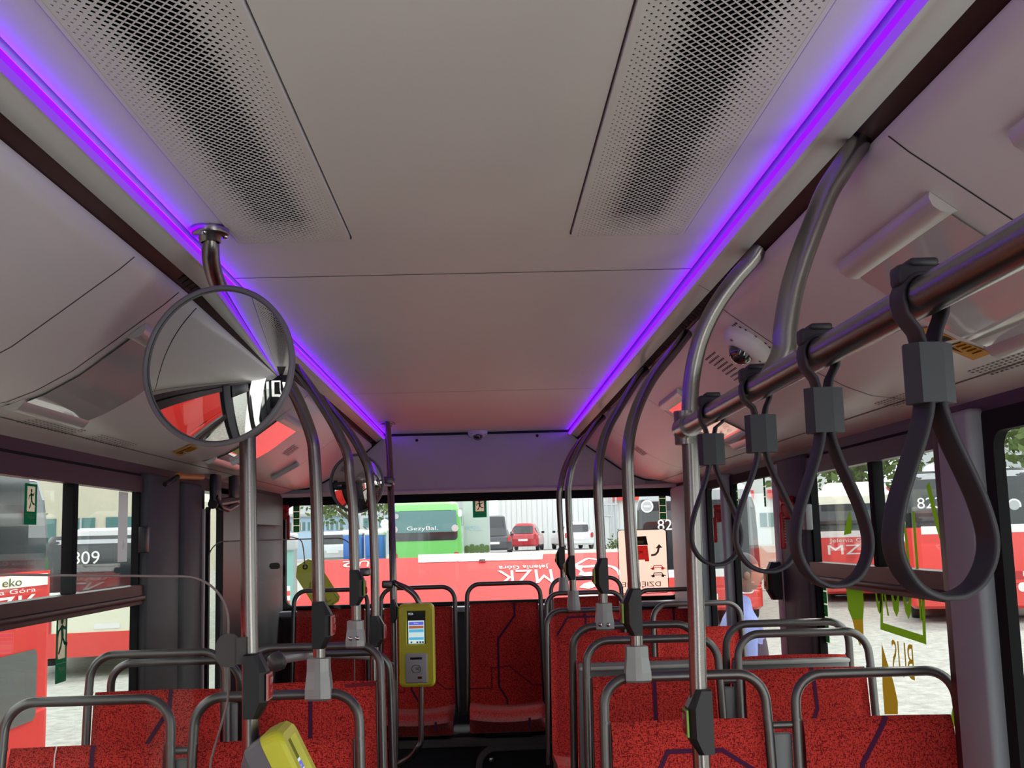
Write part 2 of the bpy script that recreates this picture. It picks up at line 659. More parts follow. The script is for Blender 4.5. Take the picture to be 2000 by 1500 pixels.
# coves, dark slots and curved duct covers down to the windows
for s, side in ((-1, 'left'), (1, 'right')):
    cv = MB()
    sec = [(CX + s * .562, 2.350), (CX + s * .566, 2.353), (CX + s * .575, 2.352), (CX + s * .603, 2.335), (CX + s * .606, 2.345)]
    sheet(cv, sec, Y0, YR, M['cove'])
    cv.quad((CX + s * .549, Y0, 2.3655), (CX + s * .549, YR, 2.3655), (CX + s * .562, YR, 2.3645), (CX + s * .562, Y0, 2.3645), M['cove'])
    cv.quad((CX + s * .562, Y0, 2.3645), (CX + s * .562, YR, 2.3645), (CX + s * .562, YR, 2.41), (CX + s * .562, Y0, 2.41), M['cove'])
    for y in (2.7, 4.9):
        cv.quad((CX + s * .561, y, 2.3605), (CX + s * .561, y + .003, 2.3605), (CX + s * .603, y + .003, 2.334), (CX + s * .603, y, 2.334), M['groove'])
    cv.build('trim_%d' % (1 if s < 0 else 2), kind='structure')
    sl = MB()
    sl.quad((CX + s * .600, Y0, 2.352), (CX + s * .600, YR, 2.352), (CX + s * .655, YR, 2.318), (CX + s * .655, Y0, 2.318), M['trimdark'])
    y = 2.45
    while y < YR - .2:
        sl.quad((CX + s * .606, y, 2.3465), (CX + s * .606, y + .022, 2.3465), (CX + s * .63, y + .022, 2.3317), (CX + s * .63, y, 2.3317), M['seam'])
        y += .036
    sl.build('trim_%d' % (3 if s < 0 else 4), kind='structure')
    dc = MB()
    sec = [(CX + s * .634, 2.325)] + [(CX + s * h, z) for h, z in PROF] + [(CX + s * 1.225, 2.015), (CX + s * 1.23, 2.03)]
    sheet(dc, sec, Y0, YR, M['side'])
    seams = (2.15, 2.47, 4.3, 5.6) if s < 0 else (1.55, 2.75, 4.35, 5.6)
    for y in seams:
        dc.add([(CX + s * h, yy, z - .0009) for yy in (y, y + .004) for h, z in PROF[:8]], [[i, i + 1, 8 + i + 1, 8 + i] for i in range(7)], M['seam'])
    h, z = PROF[7]
    dc.quad((CX + s * h, Y0, z - .001), (CX + s * h, YR, z - .001), (CX + s * (h + .004), YR, z - .0022), (CX + s * (h + .004), Y0, z - .0022), M['groove'])
    dc.build('ceiling_duct_%s' % side, kind='structure')

# rear wall above, beside and below the rear window
mb = MB()
WX0, WX1, WZ0, WZ1 = -1.195, 1.16, 1.36, 2.005
out = [(CX + h, z) for h, z in PROF]
top = [(CX - h, z) for h, z in reversed(PROF)] + [(CX - .60, 2.345), (CX - .56, 2.39), (CX + .56, 2.39), (CX + .60, 2.345)] + out
poly = [(p[0], p[1]) for p in top] + [(WX1 + .09, 2.03), (WX1 + .09, 2.045), (WX0 - .09, 2.045), (WX0 - .09, 2.03)]
mb.poly([(p[0], YR - .02, p[1]) for p in [q for q in top if q[1] > 2.04] + [(1.16, 2.03), (-1.2, 2.03)]], M['rearpanel'])
mb.box((WX0 - .09, YR - .03, 2.005), (WX1 + .09, YR + .03, 2.035), M['trimpink'])
mb.box((WX0 - .09, YR - .06, 1.2), (WX0 - .005, YR + .03, 2.035), M['trimpink'])
mb.box((WX1 + .005, YR - .06, 1.2), (WX1 + .09, YR + .03, 2.035), M['trimpink'])
mb.box((WX0 - .09, YR - .06, .3), (WX1 + .09, YR + .03, 1.325), M['darkgrey'])
mb.box((WX0 - .02, YR - .14, 1.325), (WX1 + .02, YR + .03, 1.355), M['pillar'], bev=.006)
mb.box((-1.3, YR - .035, 2.037), (-1.02, YR - .02, 2.062), M['pillar'])
mb.box((0.97, YR - .035, 2.037), (1.25, YR - .02, 2.062), M['pillar'])
mb.tube([(WX0 - .08, YR - .045, 2.030), (WX1 + .08, YR - .045, 2.030)], .013, M['trimlit'], n=12)
# black seal that follows the roof line
seal = [(CX - .86, 2.14), (CX - .66, 2.286), (CX - .604, 2.335), (CX - .56, 2.375), (CX + .56, 2.375), (CX + .604, 2.335), (CX + .66, 2.286), (CX + .77, 2.206), (CX + .863, 2.138), (CX + .942, 2.096), (CX + 1.003, 2.073), (CX + 1.09, 2.06)]
for a, b in zip(seal, seal[1:]):
    mb.tube([(a[0], YR - .025, a[1]), (b[0], YR - .025, b[1])], .008, M['seam'], n=6)
seal2 = [(CX - 1.09, 2.06), (CX - 1.0, 2.073), (CX - .942, 2.096), (CX - .863, 2.138)]
for a, b in zip(seal2, seal2[1:]):
    mb.tube([(a[0], YR - .025, a[1]), (b[0], YR - .025, b[1])], .008, M['seam'], n=6)
for p in ((-0.398,6.77,2.341), (0.327,6.77,2.35)):
    mb.lathe([(.009, 0), (.009, .004), (.001, .006)], M['seam'], Matrix.Translation(p) @ Matrix.Rotation(R(90), 4, 'X'), n=12)
mb.build('wall_rear', kind='structure')


def window(name, X, ya, yb, za, zb, sgn, gasket=.02, sash=None, mullion=None, rr=.03):
    """side window: black gasket, pane, optional sliding upper part. X = glass plane, sgn = +1 right wall"""
    r = bpy.data.objects.new(name, None)
    C.objects.link(r)
    r.location = (X, ya, za)
    r['kind'] = 'structure'
    p = MB()
    p.box((X - .002, ya - .01, za - .01), (X + .002, yb + .01, zb + .01), M['glass'])
    p.build('window_pane', r)
    g = MB()
    outer = rrect(yb - ya + 2 * .02, zb - za + 2 * .02, .01, 4, (ya + yb) / 2, (za + zb) / 2)
    inner = rrect(yb - ya - 2 * gasket, zb - za - 2 * gasket, rr, 4, (ya + yb) / 2, (za + zb) / 2)
    n = len(outer)
    xi = X - sgn * .025
    vs = [(xi, a, b) for a, b in outer] + [(xi, a, b) for a, b in inner] + [(X, a, b) for a, b in inner]
    fs = [[i, (i + 1) % n, n + (i + 1) % n, n + i] for i in range(n)] + [[n + i, n + (i + 1) % n, 2 * n + (i + 1) % n, 2 * n + i] for i in range(n)]
    g.add(vs, fs, M['rubber'])
    g.build('window_gasket', r)
    if sash:
        z0, z1 = sash
        f = MB()
        f.box((X - sgn * .04, ya, z0), (X + sgn * .01, yb, z1), M['trimdark']) if sgn < 0 else f.box((X - .04, ya, z0), (X + .01, yb, z1), M['trimdark'])
        f.box((min(X, X - sgn * .048), ya, z0 + .012), (max(X, X - sgn * .048), yb, z0 + .03), M['trimdark'], bev=.004)
        f.box((min(X, X - sgn * .034), ya, zb - .045), (max(X, X - sgn * .034), yb, zb + .01), M['trimdark'])
        f.build('window_sash', r)
        if mullion:
            k = MB()
            k.box((min(X + sgn * .005, X - sgn * .03), mullion - .02, z1), (max(X + sgn * .005, X - sgn * .03), mullion + .02, zb - .03), M['rubber'], bev=.004)
            k.build('window_mullion', r)
            c = MB()
            yy = yb - .02
            c.box((min(X - sgn * .03, X - sgn * .055), yy - .02, z1 + .11), (max(X - sgn * .03, X - sgn * .055), yy + .03, z1 + .2), M['black' if sgn < 0 else 'shell'], bev=.004)
            c.build('window_latch', r)
    return r


# rear window
r = bpy.data.objects.new('window_1', None)
C.objects.link(r)
r.location = (0, YR, WZ0)
r['kind'] = 'structure'
MB().box((WX0 - .02, YR + .02, WZ0 - .02), (WX1 + .02, YR + .026, WZ1 + .02), M['rearglass']).build('window_pane', r)
g = MB()
w, h = WX1 - WX0, WZ1 - WZ0
outer = rrect(w + .03, h + .03, .01, 5, (WX0 + WX1) / 2, (WZ0 + WZ1) / 2)
inner = rrect(w - .02, h - .055, .05, 5, (WX0 + WX1) / 2, (WZ0 + WZ1) / 2 - .008)
n = len(outer)
g.add([(a, YR - .032, b) for a, b in outer] + [(a, YR - .032, b) for a, b in inner] + [(a, YR + .02, b) for a, b in inner],
      [[i, (i + 1) % n, n + (i + 1) % n, n + i] for i in range(n)] + [[n + i, n + (i + 1) % n, 2 * n + (i + 1) % n, 2 * n + i] for i in range(n)], M['rubber'])
g.build('window_gasket', r)

# left side
window('window_2', XL, 1.15, 4.0, .85, 1.985, -1, sash=(1.555, 1.62), mullion=3.36)
window('window_3', XL, 5.0, 5.24, .4, 1.93, -1, gasket=.012)
window('window_4', XL, -2.7, -1.45, .85, 1.985, -1, sash=(1.555, 1.64))
window('window_5', XL, -4.8, -2.95, .85, 1.985, -1)
wl_ = MB()
wl_.box((XL - .06, 1.0, -.1), (XL + .01, 4.03, .86), M['darkgrey'])
wl_.box((XL - .06, Y0, -.1), (XL + .01, -1.4, .86), M['darkgrey'])
for ya, yb in ((.93, 1.14), (-1.44, -1.2), (-2.95, -2.7), (Y0, -4.8)):
    wl_.box((XL - .04, ya, 0), (XL + .05, yb, 2.02), M['darkgrey'], bev=.012)
wl_.box((XL - .05, Y0, 1.985), (XL + .02, YR, 2.06), M['trimdark'])
wl_.box((XL - .004, 4.4, 0), (XL + .002, 5.0, 2.01), M['black'])
wl_.box((XL - .004, 4.0, 0), (XL + .05, 4.42, 2.01), M['darkgrey'], bev=.012)
wl_.box((XL - .004, 5.24, 0), (XL + .02, 5.84, 2.01), M['black'])
wl_.box((XL - .004, 5.84, 0), (XL + .03, 6.74, 2.03), M['darkgrey'], bev=.01)
wl_.box((XL + .03, 5.84, 1.85), (XL + .06, 6.6, 2.01), M['black'])
wl_.build('wall_left', kind='structure')
d = MB()
d.box((XL - .03, 4.44, .05), (XL + .062, 4.73, 2.0), M['darkgrey'], bev=.015)
o = d.build('door_1', kind='structure')
h = MB()
h.box((XL + .06, 4.715, .2), (XL + .072, 4.735, 1.9), M['trimpink'], bev=.003)
h.build('door_edge', o)
# front double door on the left, seen in the round mirror
for i, (ya, yb) in enumerate(((-1.2, -.17), (-.13, .93))):
    d = MB()
    d.box((XL - .03, ya, .05), (XL + .03, ya + .1, 2.0), M['black'], bev=.01)
    d.box((XL - .03, yb - .1, .05), (XL + .03, yb, 2.0), M['black'], bev=.01)
    d.box((XL - .03, ya, 1.8), (XL + .03, yb, 2.0), M['black'], bev=.01)
    d.box((XL - .03, ya, .05), (XL + .03, yb, .35), M['black'], bev=.01)
    o = d.build('door_%d' % (i + 2), kind='structure')
    MB().box((XL - .003, ya + .09, .33), (XL + .003, yb - .09, 1.82), M['glass']).build('door_pane', o)

# right side
window('window_6', XR, .95, 2.53, .85, 1.985, 1, gasket=.03, rr=.04)
window('window_7', XR, 2.75, 3.96, .85, 1.985, 1, sash=(1.56, 1.635), mullion=3.31)
window('window_8', XR, 4.39, 5.23, .85, 1.985, 1)
window('window_9', XR, 5.36, 5.82, .85, 1.985, 1)
window('window_10', XR, -4.8, .7, .85, 1.985, 1, sash=(1.55, 1.63))
wr = MB()
wr.box((XR - .01, Y0, -.1), (XR + .06, YR, .86), M['darkgrey'])
wr.box((XR - .02, Y0, 1.985), (XR + .05, YR, 2.06), M['trimdark'])
for ya, yb, mt in ((Y0, -4.8, 'pillar'), (.72, .94, 'pillar'), (2.55, 2.735, 'pillar'), (5.25, 5.32, 'pillar'), (5.84, 6.745, 'pillar')):
    wr.box((XR - .06, ya, .5), (XR + .004, yb, 2.015), M[mt], bev=.015)
wr.box((XR - .045, 2.70, .5), (XR + .004, 2.80, 2.0), M['trimdark'], bev=.01)
wr.box((XR - .045, 3.965, .5), (XR + .004, 4.38, 2.015), M['darkgrey'], bev=.015)
wr.box((XR - .05, 4.30, .5), (XR + .004, 4.385, 2.0), M['trimpink'], bev=.008)
wr.build('wall_right', kind='structure')

# front end of the saloon, far behind the camera, with its windscreen
wf = MB()
wf.box((XL - .05, Y0 - .1, -.1), (XR + .05, Y0, .8), M['darkgrey'])
wf.box((XL - .05, Y0 - .1, 2.0), (XR + .05, Y0, 2.5), M['darkgrey'])
for xa_, xb_ in ((XL - .05, XL + .12), (-.45, -.3), (XR - .12, XR + .05)):
    wf.box((xa_, Y0 - .1, .7), (xb_, Y0, 2.1), M['darkgrey'])
wf.box((-.35, Y0 + .5, .0), (XR, Y0 + .56, 1.25), M['darkgrey'])
wf.box((-.35, Y0 + .5, 1.9), (XR, Y0 + .56, 2.4), M['darkgrey'])
wf.box((-.9, Y0 + .02, 1.0), (-.5, Y0 + .06, 1.9), M['darkgrey'])
wf.build('wall_front', kind='structure')
fl = MB()
fl.box((XL - .05, Y0, -.12), (XR + .05, YR, 0), M['floor'])
for x0, x1, ya, yb in ((XL, -.29, 2.3, 4.25), (.25, XR, 2.3, 5.9)):
    fl.box((x0, ya, 0), (x1, yb, .3), M['floor'])
fl.build('floor', kind='structure')
rf = MB()
rf.box((XL - .06, Y0, 2.46), (XR + .06, YR + .1, 2.6), M['busgrey'])
rf.box((XL - .06, Y0, 2.05), (XL - .03, YR, 2.5), M['redbright'])
rf.box((XR + .03, Y0, 2.05), (XR + .06, YR, 2.5), M['redbright'])
rf.box((XL - .06, YR + .03, 2.03), (XR + .06, YR + .1, 2.5), M['redbright'])
rf.build('ceiling_roof_shell', kind='structure')
# boxed bench under the last row
bn = MB()
bn.box((XL + .03, 5.93, 0), (XR - .02, YR - .05, .735), M['bench'])
bn.box((XL + .03, 5.915, .70), (XR - .02, 5.95, .742), M['benchtrim'], bev=.004)
o = bn.build('trim_5', kind='structure')
fr = MB()
pts = fillet([(-0.063,5.92,0.445), (-0.057,5.92,0.69), (0.305,5.92,0.693)], .09, 8)
fr.ribbon(pts, (0, 1, 0), .008, .034, M['benchtrim'])
fr.build('trim_6', kind='structure')
b = MB()
b.lathe([(.001, .008), (.008, .007), (.014, .003), (.015, 0)], M['chrome'], Matrix.Translation((0.004,5.925,0.632)) @ Matrix.Rotation(R(90), 4, 'X'), n=16)
tag(b.build('bolt'), 'domed chrome bolt on the dark bench front below the last row', 'bolt')

M['ductblack'] = pmat('duct_black', (0.002, 0.002, 0.003), 1.0, spec=0.0)

# ------------------------------------------------------------------ perforated ceiling grilles
def grille(x0, x1, ya, yb, name, label):
    a, b = (x1 - x0 - .022) / 16, .018
    root = thing(name, ((x0 + x1) / 2, yb, ZC), label, 'ceiling grille', 'perforated grilles in the ceiling')
    xa, nx = x0 + .011, 16
    ny = int((yb - ya - .03) / b)
    yt = yb - .016
    z = ZC - .004
    vs, fs = [], []

    def dia(cx, cy, t):
        o = len(vs)
        P = [(cx + a / 2, cy), (cx, cy + b / 2), (cx - a / 2, cy), (cx, cy - b / 2)]
        vs.extend([(p[0], p[1], z) for p in P])
        vs.extend([(cx + (p[0] - cx) * t, cy + (p[1] - cy) * t, z) for p in P])
        vs.extend([(cx + (p[0] - cx) * t, cy + (p[1] - cy) * t, z + .0012) for p in P])
        for k in range(4):
            q = (k + 1) % 4
            fs.append([o + k, o + q, o + 4 + q, o + 4 + k])
            fs.append([o + 4 + k, o + 4 + q, o + 8 + q, o + 8 + k])
    for j in range(2 * ny + 1):
        cy = yt - j * b / 2
        for i in range(nx + 1):
            cx = xa + (i + (.5 if j % 2 else 0)) * a
            if (j % 2 == 1 and i == nx):
                continue
            if (j % 2 == 0 and i in (0, nx)) or j in (0, 2 * ny):
                o = len(vs)
                P = [(cx + a / 2, cy), (cx, cy + b / 2), (cx - a / 2, cy), (cx, cy - b / 2)]
                P = [(min(max(p[0], xa), xa + nx * a), min(p[1], yt)) for p in P]
                vs.extend([(p[0], p[1], z) for p in P])
                fs.append([o, o + 1, o + 2, o + 3])
                continue
            e = abs(2 * (cx - xa) / (nx * a) - 1)
            t = .86 if e < .30 else (.86 - (e - .30) / .40 * .44 if e < .70 else .42 - (e - .7) * .25)
            dend = (yt - cy) / .17
            if dend < 1:
                t = .30 + (t - .30) * max(0, dend) ** .7
            dia(cx, cy, t)
    g = MB()
    g.add(vs, fs, M['lining'])
    # border frame with rounded corners
    inner = [(xa, ya), (xa + nx * a, ya), (xa + nx * a, yt), (xa, yt)]
    w = x1 - x0 - .006
    rr = .03
    outl = [(x0 + .004, ya), (x1 - .004, ya)]
    for k in range(7):
        t = R(90 * k / 6)
        outl.append((x1 - .004 - rr + rr * math.cos(t), yb - .003 - rr + rr * math.sin(t)))
    for k in range(7):
        t = R(90 + 90 * k / 6)
        outl.append((x0 + .004 + rr + rr * math.cos(t), yb - .003 - rr + rr * math.sin(t)))
    ccx = (x0 + x1) / 2
    for k in range(len(outl)):
        p, q = outl[k], outl[(k + 1) % len(outl)]
        ci = lambda s: (min(max(s[0], xa), xa + nx * a), min(max(s[1], ya), yt))
        pi, qi = ci(p), ci(q)
        g.quad((p[0], p[1], z), (q[0], q[1], z), (qi[0], qi[1], z - .0002), (pi[0], pi[1], z - .0002), M['lining'])
        g.quad((p[0], p[1], z), (q[0], q[1], z), (q[0], q[1], z + .02), (p[0], p[1], z + .02), M['lining'])
    g.build('perforated_panel', root)
    k = MB()
    k.box((x0 + .003, ya, ZC + .045), (x1 - .003, yb - .003, ZC + .05), M['ductblack'])
    k.build('duct_backing', root)
    for cx, cy in ((x0, yb), (x1, yb)):
        c = MB()
        sx = 1 if cx == x0 else -1
        pts = [(cx, cy, ZC + .0005)] + [(cx + sx * (.03 - .03 * math.cos(R(t))), cy - .03 + .03 * math.sin(R(t)), ZC + .0005) for t in (0, 22, 45, 67, 90)]
        c.poly(pts, M['lining'])
        c.build('corner_fillet', root)
    return root


grille(*GX[0], 0.0, GY1, 'ceiling_grille', 'long perforated grey grille let into the ceiling above the big round mirror')
grille(*GX[1], 0.0, GY1, 'ceiling_grille', 'long perforated grey grille let into the ceiling on the strap-hanger side')

# ------------------------------------------------------------------ violet light strips
for s, lab in ((-1, 'violet glowing light strip along the ceiling edge behind the big round mirror'), (1, 'violet glowing light strip along the ceiling edge on the strap-hanger side')):
    t = thing('light_strip', (CX + s * .556, 0, 2.376), lab, 'light strip', 'violet ceiling light strips')
    m = MB()
    m.quad((CX + s * .5605, Y0, 2.3785), (CX + s * .5605, YR - .03, 2.3785), (CX + s * .5605, YR - .03, 2.3665), (CX + s * .5605, Y0, 2.3665), M['led'])
    m.build('led_tape', t)
    m = MB()
    m.quad((CX + s * .5488, Y0, 2.3655), (CX + s * .5488, YR - .03, 2.3655), (CX + s * .553, YR - .03, 2.3575), (CX + s * .553, Y0, 2.3575), M['ledcore'])
    m.build('lens', t)
    m = MB()
    m.quad((CX + s * .553, Y0, 2.3575), (CX + s * .553, YR - .03, 2.3575), (CX + s * .562, YR - .03, 2.350), (CX + s * .562, Y0, 2.350), M['coveglow'])  # violet light on the cove lip, drawn as a glowing band
    m.build('cove_glow', t)


# ------------------------------------------------------------------ seats
def make_seat(name, zt, xw=.424, pattern=0, tallback=True):
    """local origin on the floor of the seat under the middle of the backrest; the passenger faces -Y"""
    t = bpy.data.objects.new(name, None)
    C.objects.link(t)
    hw = xw / 2 - .012
    zc = zt - .118
    zp = zt - .655
    lean = .085

    def by(z):
        return (z - zt) * lean
    f = MB()
    path = fillet([(-hw - .012, by(zp) + .02, zp - .02), (-hw - .004, by(zc - .03), zc - .03), (-hw, by(zt) + .0, zt - .012), (hw, by(zt), zt - .012), (hw + .004, by(zc - .03), zc - .03), (hw + .012, by(zp) + .02, zp - .02)], .075, 8)
    f.tube(path, .0122, M['frame'], n=14)
    f.build('grab_frame', t)
    for sx in (-1, 1):
        c = MB()
        c.tube([(sx * (hw + .002), by(zc) - .0002, zc + .004), (sx * (hw + .002), by(zc) - .0007, zc - .002)], .0128, M['frame'], n=14)
        c.build('frame_collar', t)
    # backrest cushion: slight waist, soft top edge
    b = MB()
    cols, rows = 12, 16
    cw = xw / 2 - .026
    vs, fs = [], []
    for layer in (0, 1):
        for j in range(rows + 1):
            z = zp + .0 + (zc - zp) * j / rows
            ww = cw + .010 * (1 - j / rows)
            for i in range(cols + 1):
                u = -1 + 2 * i / cols
                bulge = .010 * (1 - u ** 4) - .012 * math.sin(math.pi * j / rows) * (1 - u * u)
                edge = max(0, (j / rows - .94) / .06) ** 2 * .012
                y = by(z) - (.004 + bulge - edge if layer == 0 else -.022)
                vs.append((u * ww, y, z + (0 if layer == 0 else -.004) + .004 * (1 - u * u) * (j / rows)))
    k = (rows + 1) * (cols + 1)
    for layer in (0, 1):
        for j in range(rows):
            for i in range(cols):
                q = layer * k + j * (cols + 1) + i
                fs.append([q, q + 1, q + cols + 2, q + cols + 1])
    ring = [i for i in range(cols + 1)] + [j * (cols + 1) + cols for j in range(1, rows + 1)] + [rows * (cols + 1) + i for i in range(cols - 1, -1, -1)] + [j * (cols + 1) for j in range(rows - 1, 0, -1)]
    for a_, b_ in zip(ring, ring[1:] + ring[:1]):
        fs.append([a_, b_, k + b_, k + a_])
    b.add(vs, fs, M['fabric'], True)
    H = zc - zp

    def surf(u, w):
        """point just in front of the cushion face, u in -1..1, w height below the top in metres"""
        j = 1 - w / H
        z = zc - w
        ww = cw + .010 * (1 - j)
        bulge = .010 * (1 - u ** 4) - .012 * math.sin(math.pi * j) * (1 - u * u)
        edge = max(0, (j - .94) / .06) ** 2 * .012
        return Vector((u * ww, by(z) - (.004 + bulge - edge) - .0016, z + .004 * (1 - u * u) * j))

    def stripe(pts, w, mat):
        q = []
        for (u0, w0), (u1, w1) in zip(pts, pts[1:]):
            nn = max(2, int(math.hypot((u1 - u0) * cw, w1 - w0) / .012))
            for i in range(nn):
                q.append((u0 + (u1 - u0) * i / nn, w0 + (w1 - w0) * i / nn))
        q.append(pts[-1])
        L = [Vector((u * cw, -ww)) for u, ww in q]
        vs2, fs2 = [], []
        for i in range(len(L)):
            d0 = (L[i] - L[i - 1]).normalized() if i else (L[1] - L[0]).normalized()
            d1 = (L[i + 1] - L[i]).normalized() if i < len(L) - 1 else d0
            mm = (Vector((-d0.y, d0.x)) + Vector((-d1.y, d1.x))).normalized()
            kk = w / 2 / max(.5, mm.dot(Vector((-d0.y, d0.x))))
            for sg in (1, -1):
                e = L[i] + mm * kk * sg
                vs2.append(surf(max(-1, min(1, e.x / cw)), max(.0, -e.y)))
        for i in range(len(L) - 1):
            fs2.append([2 * i, 2 * i + 1, 2 * i + 3, 2 * i + 2])
        b.add(vs2, fs2, mat)
    P, D = M['purple'], M['darkred']
    if pattern == 0:
        stripe([(-.64, .2), (-.28, .072), (.44, .072), (.94, .13), (1, .13)], .011, P)
        stripe([(.08, .072), (.08, .3)], .011, P)
        stripe([(-1, .22), (-.64, .2)], .008, D)
    elif pattern == 1:
        stripe([(.1, 0), (-.28, .11), (-.28, .3), (.1, .4)], .012, P)
    elif pattern == 2:
        stripe([(.1, 0), (.14, .12), (.02, .17), (.02, .4)], .011, P)
    elif pattern == 3:
        stripe([(.3, 0), (.3, .07), (-.2, .19), (-.2, .43), (.02, .5), (.02, .536)], .011, P)
        stripe([(-1, .44), (-.4, .44), (-.4, .34), (.1, .33), (.75, .43), (1, .43)], .007, D)
    elif pattern == 4:
        stripe([(-1, .16), (-.5, .02), (.5, .02), (1, .05)], .010, P)
        stripe([(0, 0), (0, .3)], .010, P)
    elif pattern == 5:
        stripe([(.22, 0), (.22, .05), (-.2, .17), (-.2, .3)], .012, P)
    elif pattern == 6:
        stripe([(.0, 0), (.0, .3)], .012, P)
    elif pattern == 8:
        stripe([(-.06, 0), (-.06, .3)], .012, P)
        stripe([(.5, .014), (1, .008)], .010, D)
    elif pattern == 7:
        stripe([(-.38, 0), (-.38, .05), (-.35, .25)], .003, M['white'])
        stripe([(.1, 0), (.1, .3)], .011, P)
    b.build('backrest_cushion', t)
    s = MB()
    s.box((-cw - .004, .018, zp - .01), (cw + .004, .034, zc - .006), M['shell'], Matrix.Translation((0, by(zp) + .0, 0)) @ Matrix.Shear('XZ', 4, (0, 0)) if False else Matrix(((1, 0, 0, 0), (0, 1, lean, -zt * lean), (0, 0, 1, 0), (0, 0, 0, 1))), bev=.006)
    s.build('backrest_shell', t)
    # seat cushion
    c = MB()
    vs, fs = [], []
    dn, cn = 10, 10
    y0 = by(zp)
    for layer in (0, 1):
        for j in range(dn + 1):
            v = j / dn
            y = y0 - .02 - .38 * v
            for i in range(cn + 1):
                u = -1 + 2 * i / cn
                ww = cw + .008
                drop = (max(0, v - .8) / .2) ** 2 * .05
                z = zp + .012 + .018 * u * u + .02 * v - drop
                if layer:
                    z = zp - .045 - (.02 * (v > .85))
                vs.append((u * ww, y, z))
    k = (dn + 1) * (cn + 1)
    for layer in (0, 1):
        for j in range(dn):
            for i in range(cn):
                q = layer * k + j * (cn + 1) + i
                fs.append([q, q + 1, q + cn + 2, q + cn + 1])
    ring = [i for i in range(cn + 1)] + [j * (cn + 1) + cn for j in range(1, dn + 1)] + [dn * (cn + 1) + i for i in range(cn - 1, -1, -1)] + [j * (cn + 1) for j in range(dn - 1, 0, -1)]
    for a_, b_ in zip(ring, ring[1:] + ring[:1]):
        fs.append([a_, b_, k + b_, k + a_])
    c.add(vs, fs, M['fabric'], True)
    yf = y0 - .4005
    c.quad((.10, yf - .001, zp + .0), (.112, yf - .001, zp + .0), (.112, yf - .001, zp - .05), (.10, yf - .001, zp - .05), P)
    c.build('seat_cushion', t)
    p = MB()
    p.box((-cw, y0 - .37, zp - .075), (cw, y0 + .03, zp - .04), M['shell'], bev=.008)
    p.build('seat_pan', t)
    return t


def pedestal(r, zt, zf, w=.12):
    """a foot that carries the seat on the podium"""
    zp = zt - .655
    m = MB()
    m.box((-w, -.32, zf), (w, -.02, zp - .06), M['black'], bev=.01)
    o = m.build('pedestal')
    o.parent = r
    return o


def seat(x0, x1, y, zt, pattern, label, zf=.3, back=False):
    t = make_seat('bus_chair', zt, x1 - x0, pattern)
    t.location = ((x0 + x1) / 2, y, 0)
    if back:
        t.rotation_euler = (0, 0, math.pi)
    tag(t, label, 'bus seat', 'red bus seats with grey grab frames')
    pedestal(t, zt, zf)
    return t


sA = seat(.271, .690, 2.84, 1.411, 0, 'nearest red aisle seat behind the thick pole at the end of the strap rail', .3)
sA2 = seat(.743, 1.163, 2.84, 1.405, 1, 'red window seat with a bent purple line, nearest under the hanging straps', .3)
sC = seat(.286, .705, 3.48, 1.443, 6, 'red second-row aisle seat behind the nearest one on the strap side', .3)
sC2 = seat(.746, 1.166, 3.48, 1.449, 2, 'red second-row window seat beside the window lettering', .3)
sB = seat(.262, .682, 3.68, 1.470, 9, 'rear-facing aisle seat back to back with the second-row aisle seat, strap side', .3, True)
sB2 = seat(.760, 1.180, 3.70, 1.462, 9, 'rear-facing window seat beside the lettered window, back to back with another', .3, True)
sD = seat(.256, .676, 5.18, 1.425, 9, 'red aisle seat in the row before the last, on the strap-hanger side', .3)
sD2 = seat(.739, 1.159, 5.18, 1.440, 9, 'red window seat before the last row, beside the man outside', .3)
sE2 = seat(.300, .720, 5.98, 1.463, 4, 'red seat whose grab frame holds the farthest grab pole on the strap-hanger side', .74)
sE = seat(.355, .775, 6.5, 1.518, 9, 'red last-row seat half hidden behind the farthest grab poles', .74)
sF = seat(.800, 1.22, 6.22, 1.454, 6, 'red last-row corner seat in front of the beige sticker with two cars', .74)
sM = seat(-.117, .301, 6.22, 1.513, 3, 'red middle seat of the last row with a purple angular line down its back', .74)
sM2 = seat(-.585, -.165, 6.25, 1.502, 3, 'red last-row seat behind the yellow ticket validator on its thin pole', .74)
sM3 = seat(-1.065, -.645, 6.30, 1.500, 9, 'red last-row corner seat under the olive tag sticker', .74)
sL1 = seat(-1.178, -.760, 2.83, 1.397, 7, 'nearest red window seat seen through the clear partition', .3)
sL2 = seat(-.724, -.306, 2.83, 1.396, 9, 'red aisle seat clamped to the grab pole beside the big round mirror', .3)
sL3 = seat(-1.178, -.760, 3.42, 1.450, 5, 'red second-row window seat with a bent purple line before the dark door panel', .3)
sL4 = seat(-.735, -.317, 3.52, 1.447, 8, 'red second-row aisle seat behind the silver clamp of the nearest mirror-side pole', .3)
sL5 = seat(-1.185, -.767, 3.62, 1.405, 9, 'rear-facing window seat back to back with the one by the dark door panel', .3, True)
sL6 = seat(-.728, -.310, 3.74, 1.405, 9, 'rear-facing aisle seat, its shell blackened for shade, back to back before the thin pole', .3, True)
for ch in sL6.children:
    if ch.name.startswith('backrest_shell'):
        ch.data.materials[0] = M['black']  # black stands in for the shade on the back of this shell

# light plastic caps on the backs of the rear-facing pair
for st in (sB, sB2):
    m = MB()
    m.box((-.185, .028, 1.324), (.185, .045, 1.336), M['shelllight'], bev=.004)
    o = m.build('shell_edge')
    o.parent = st
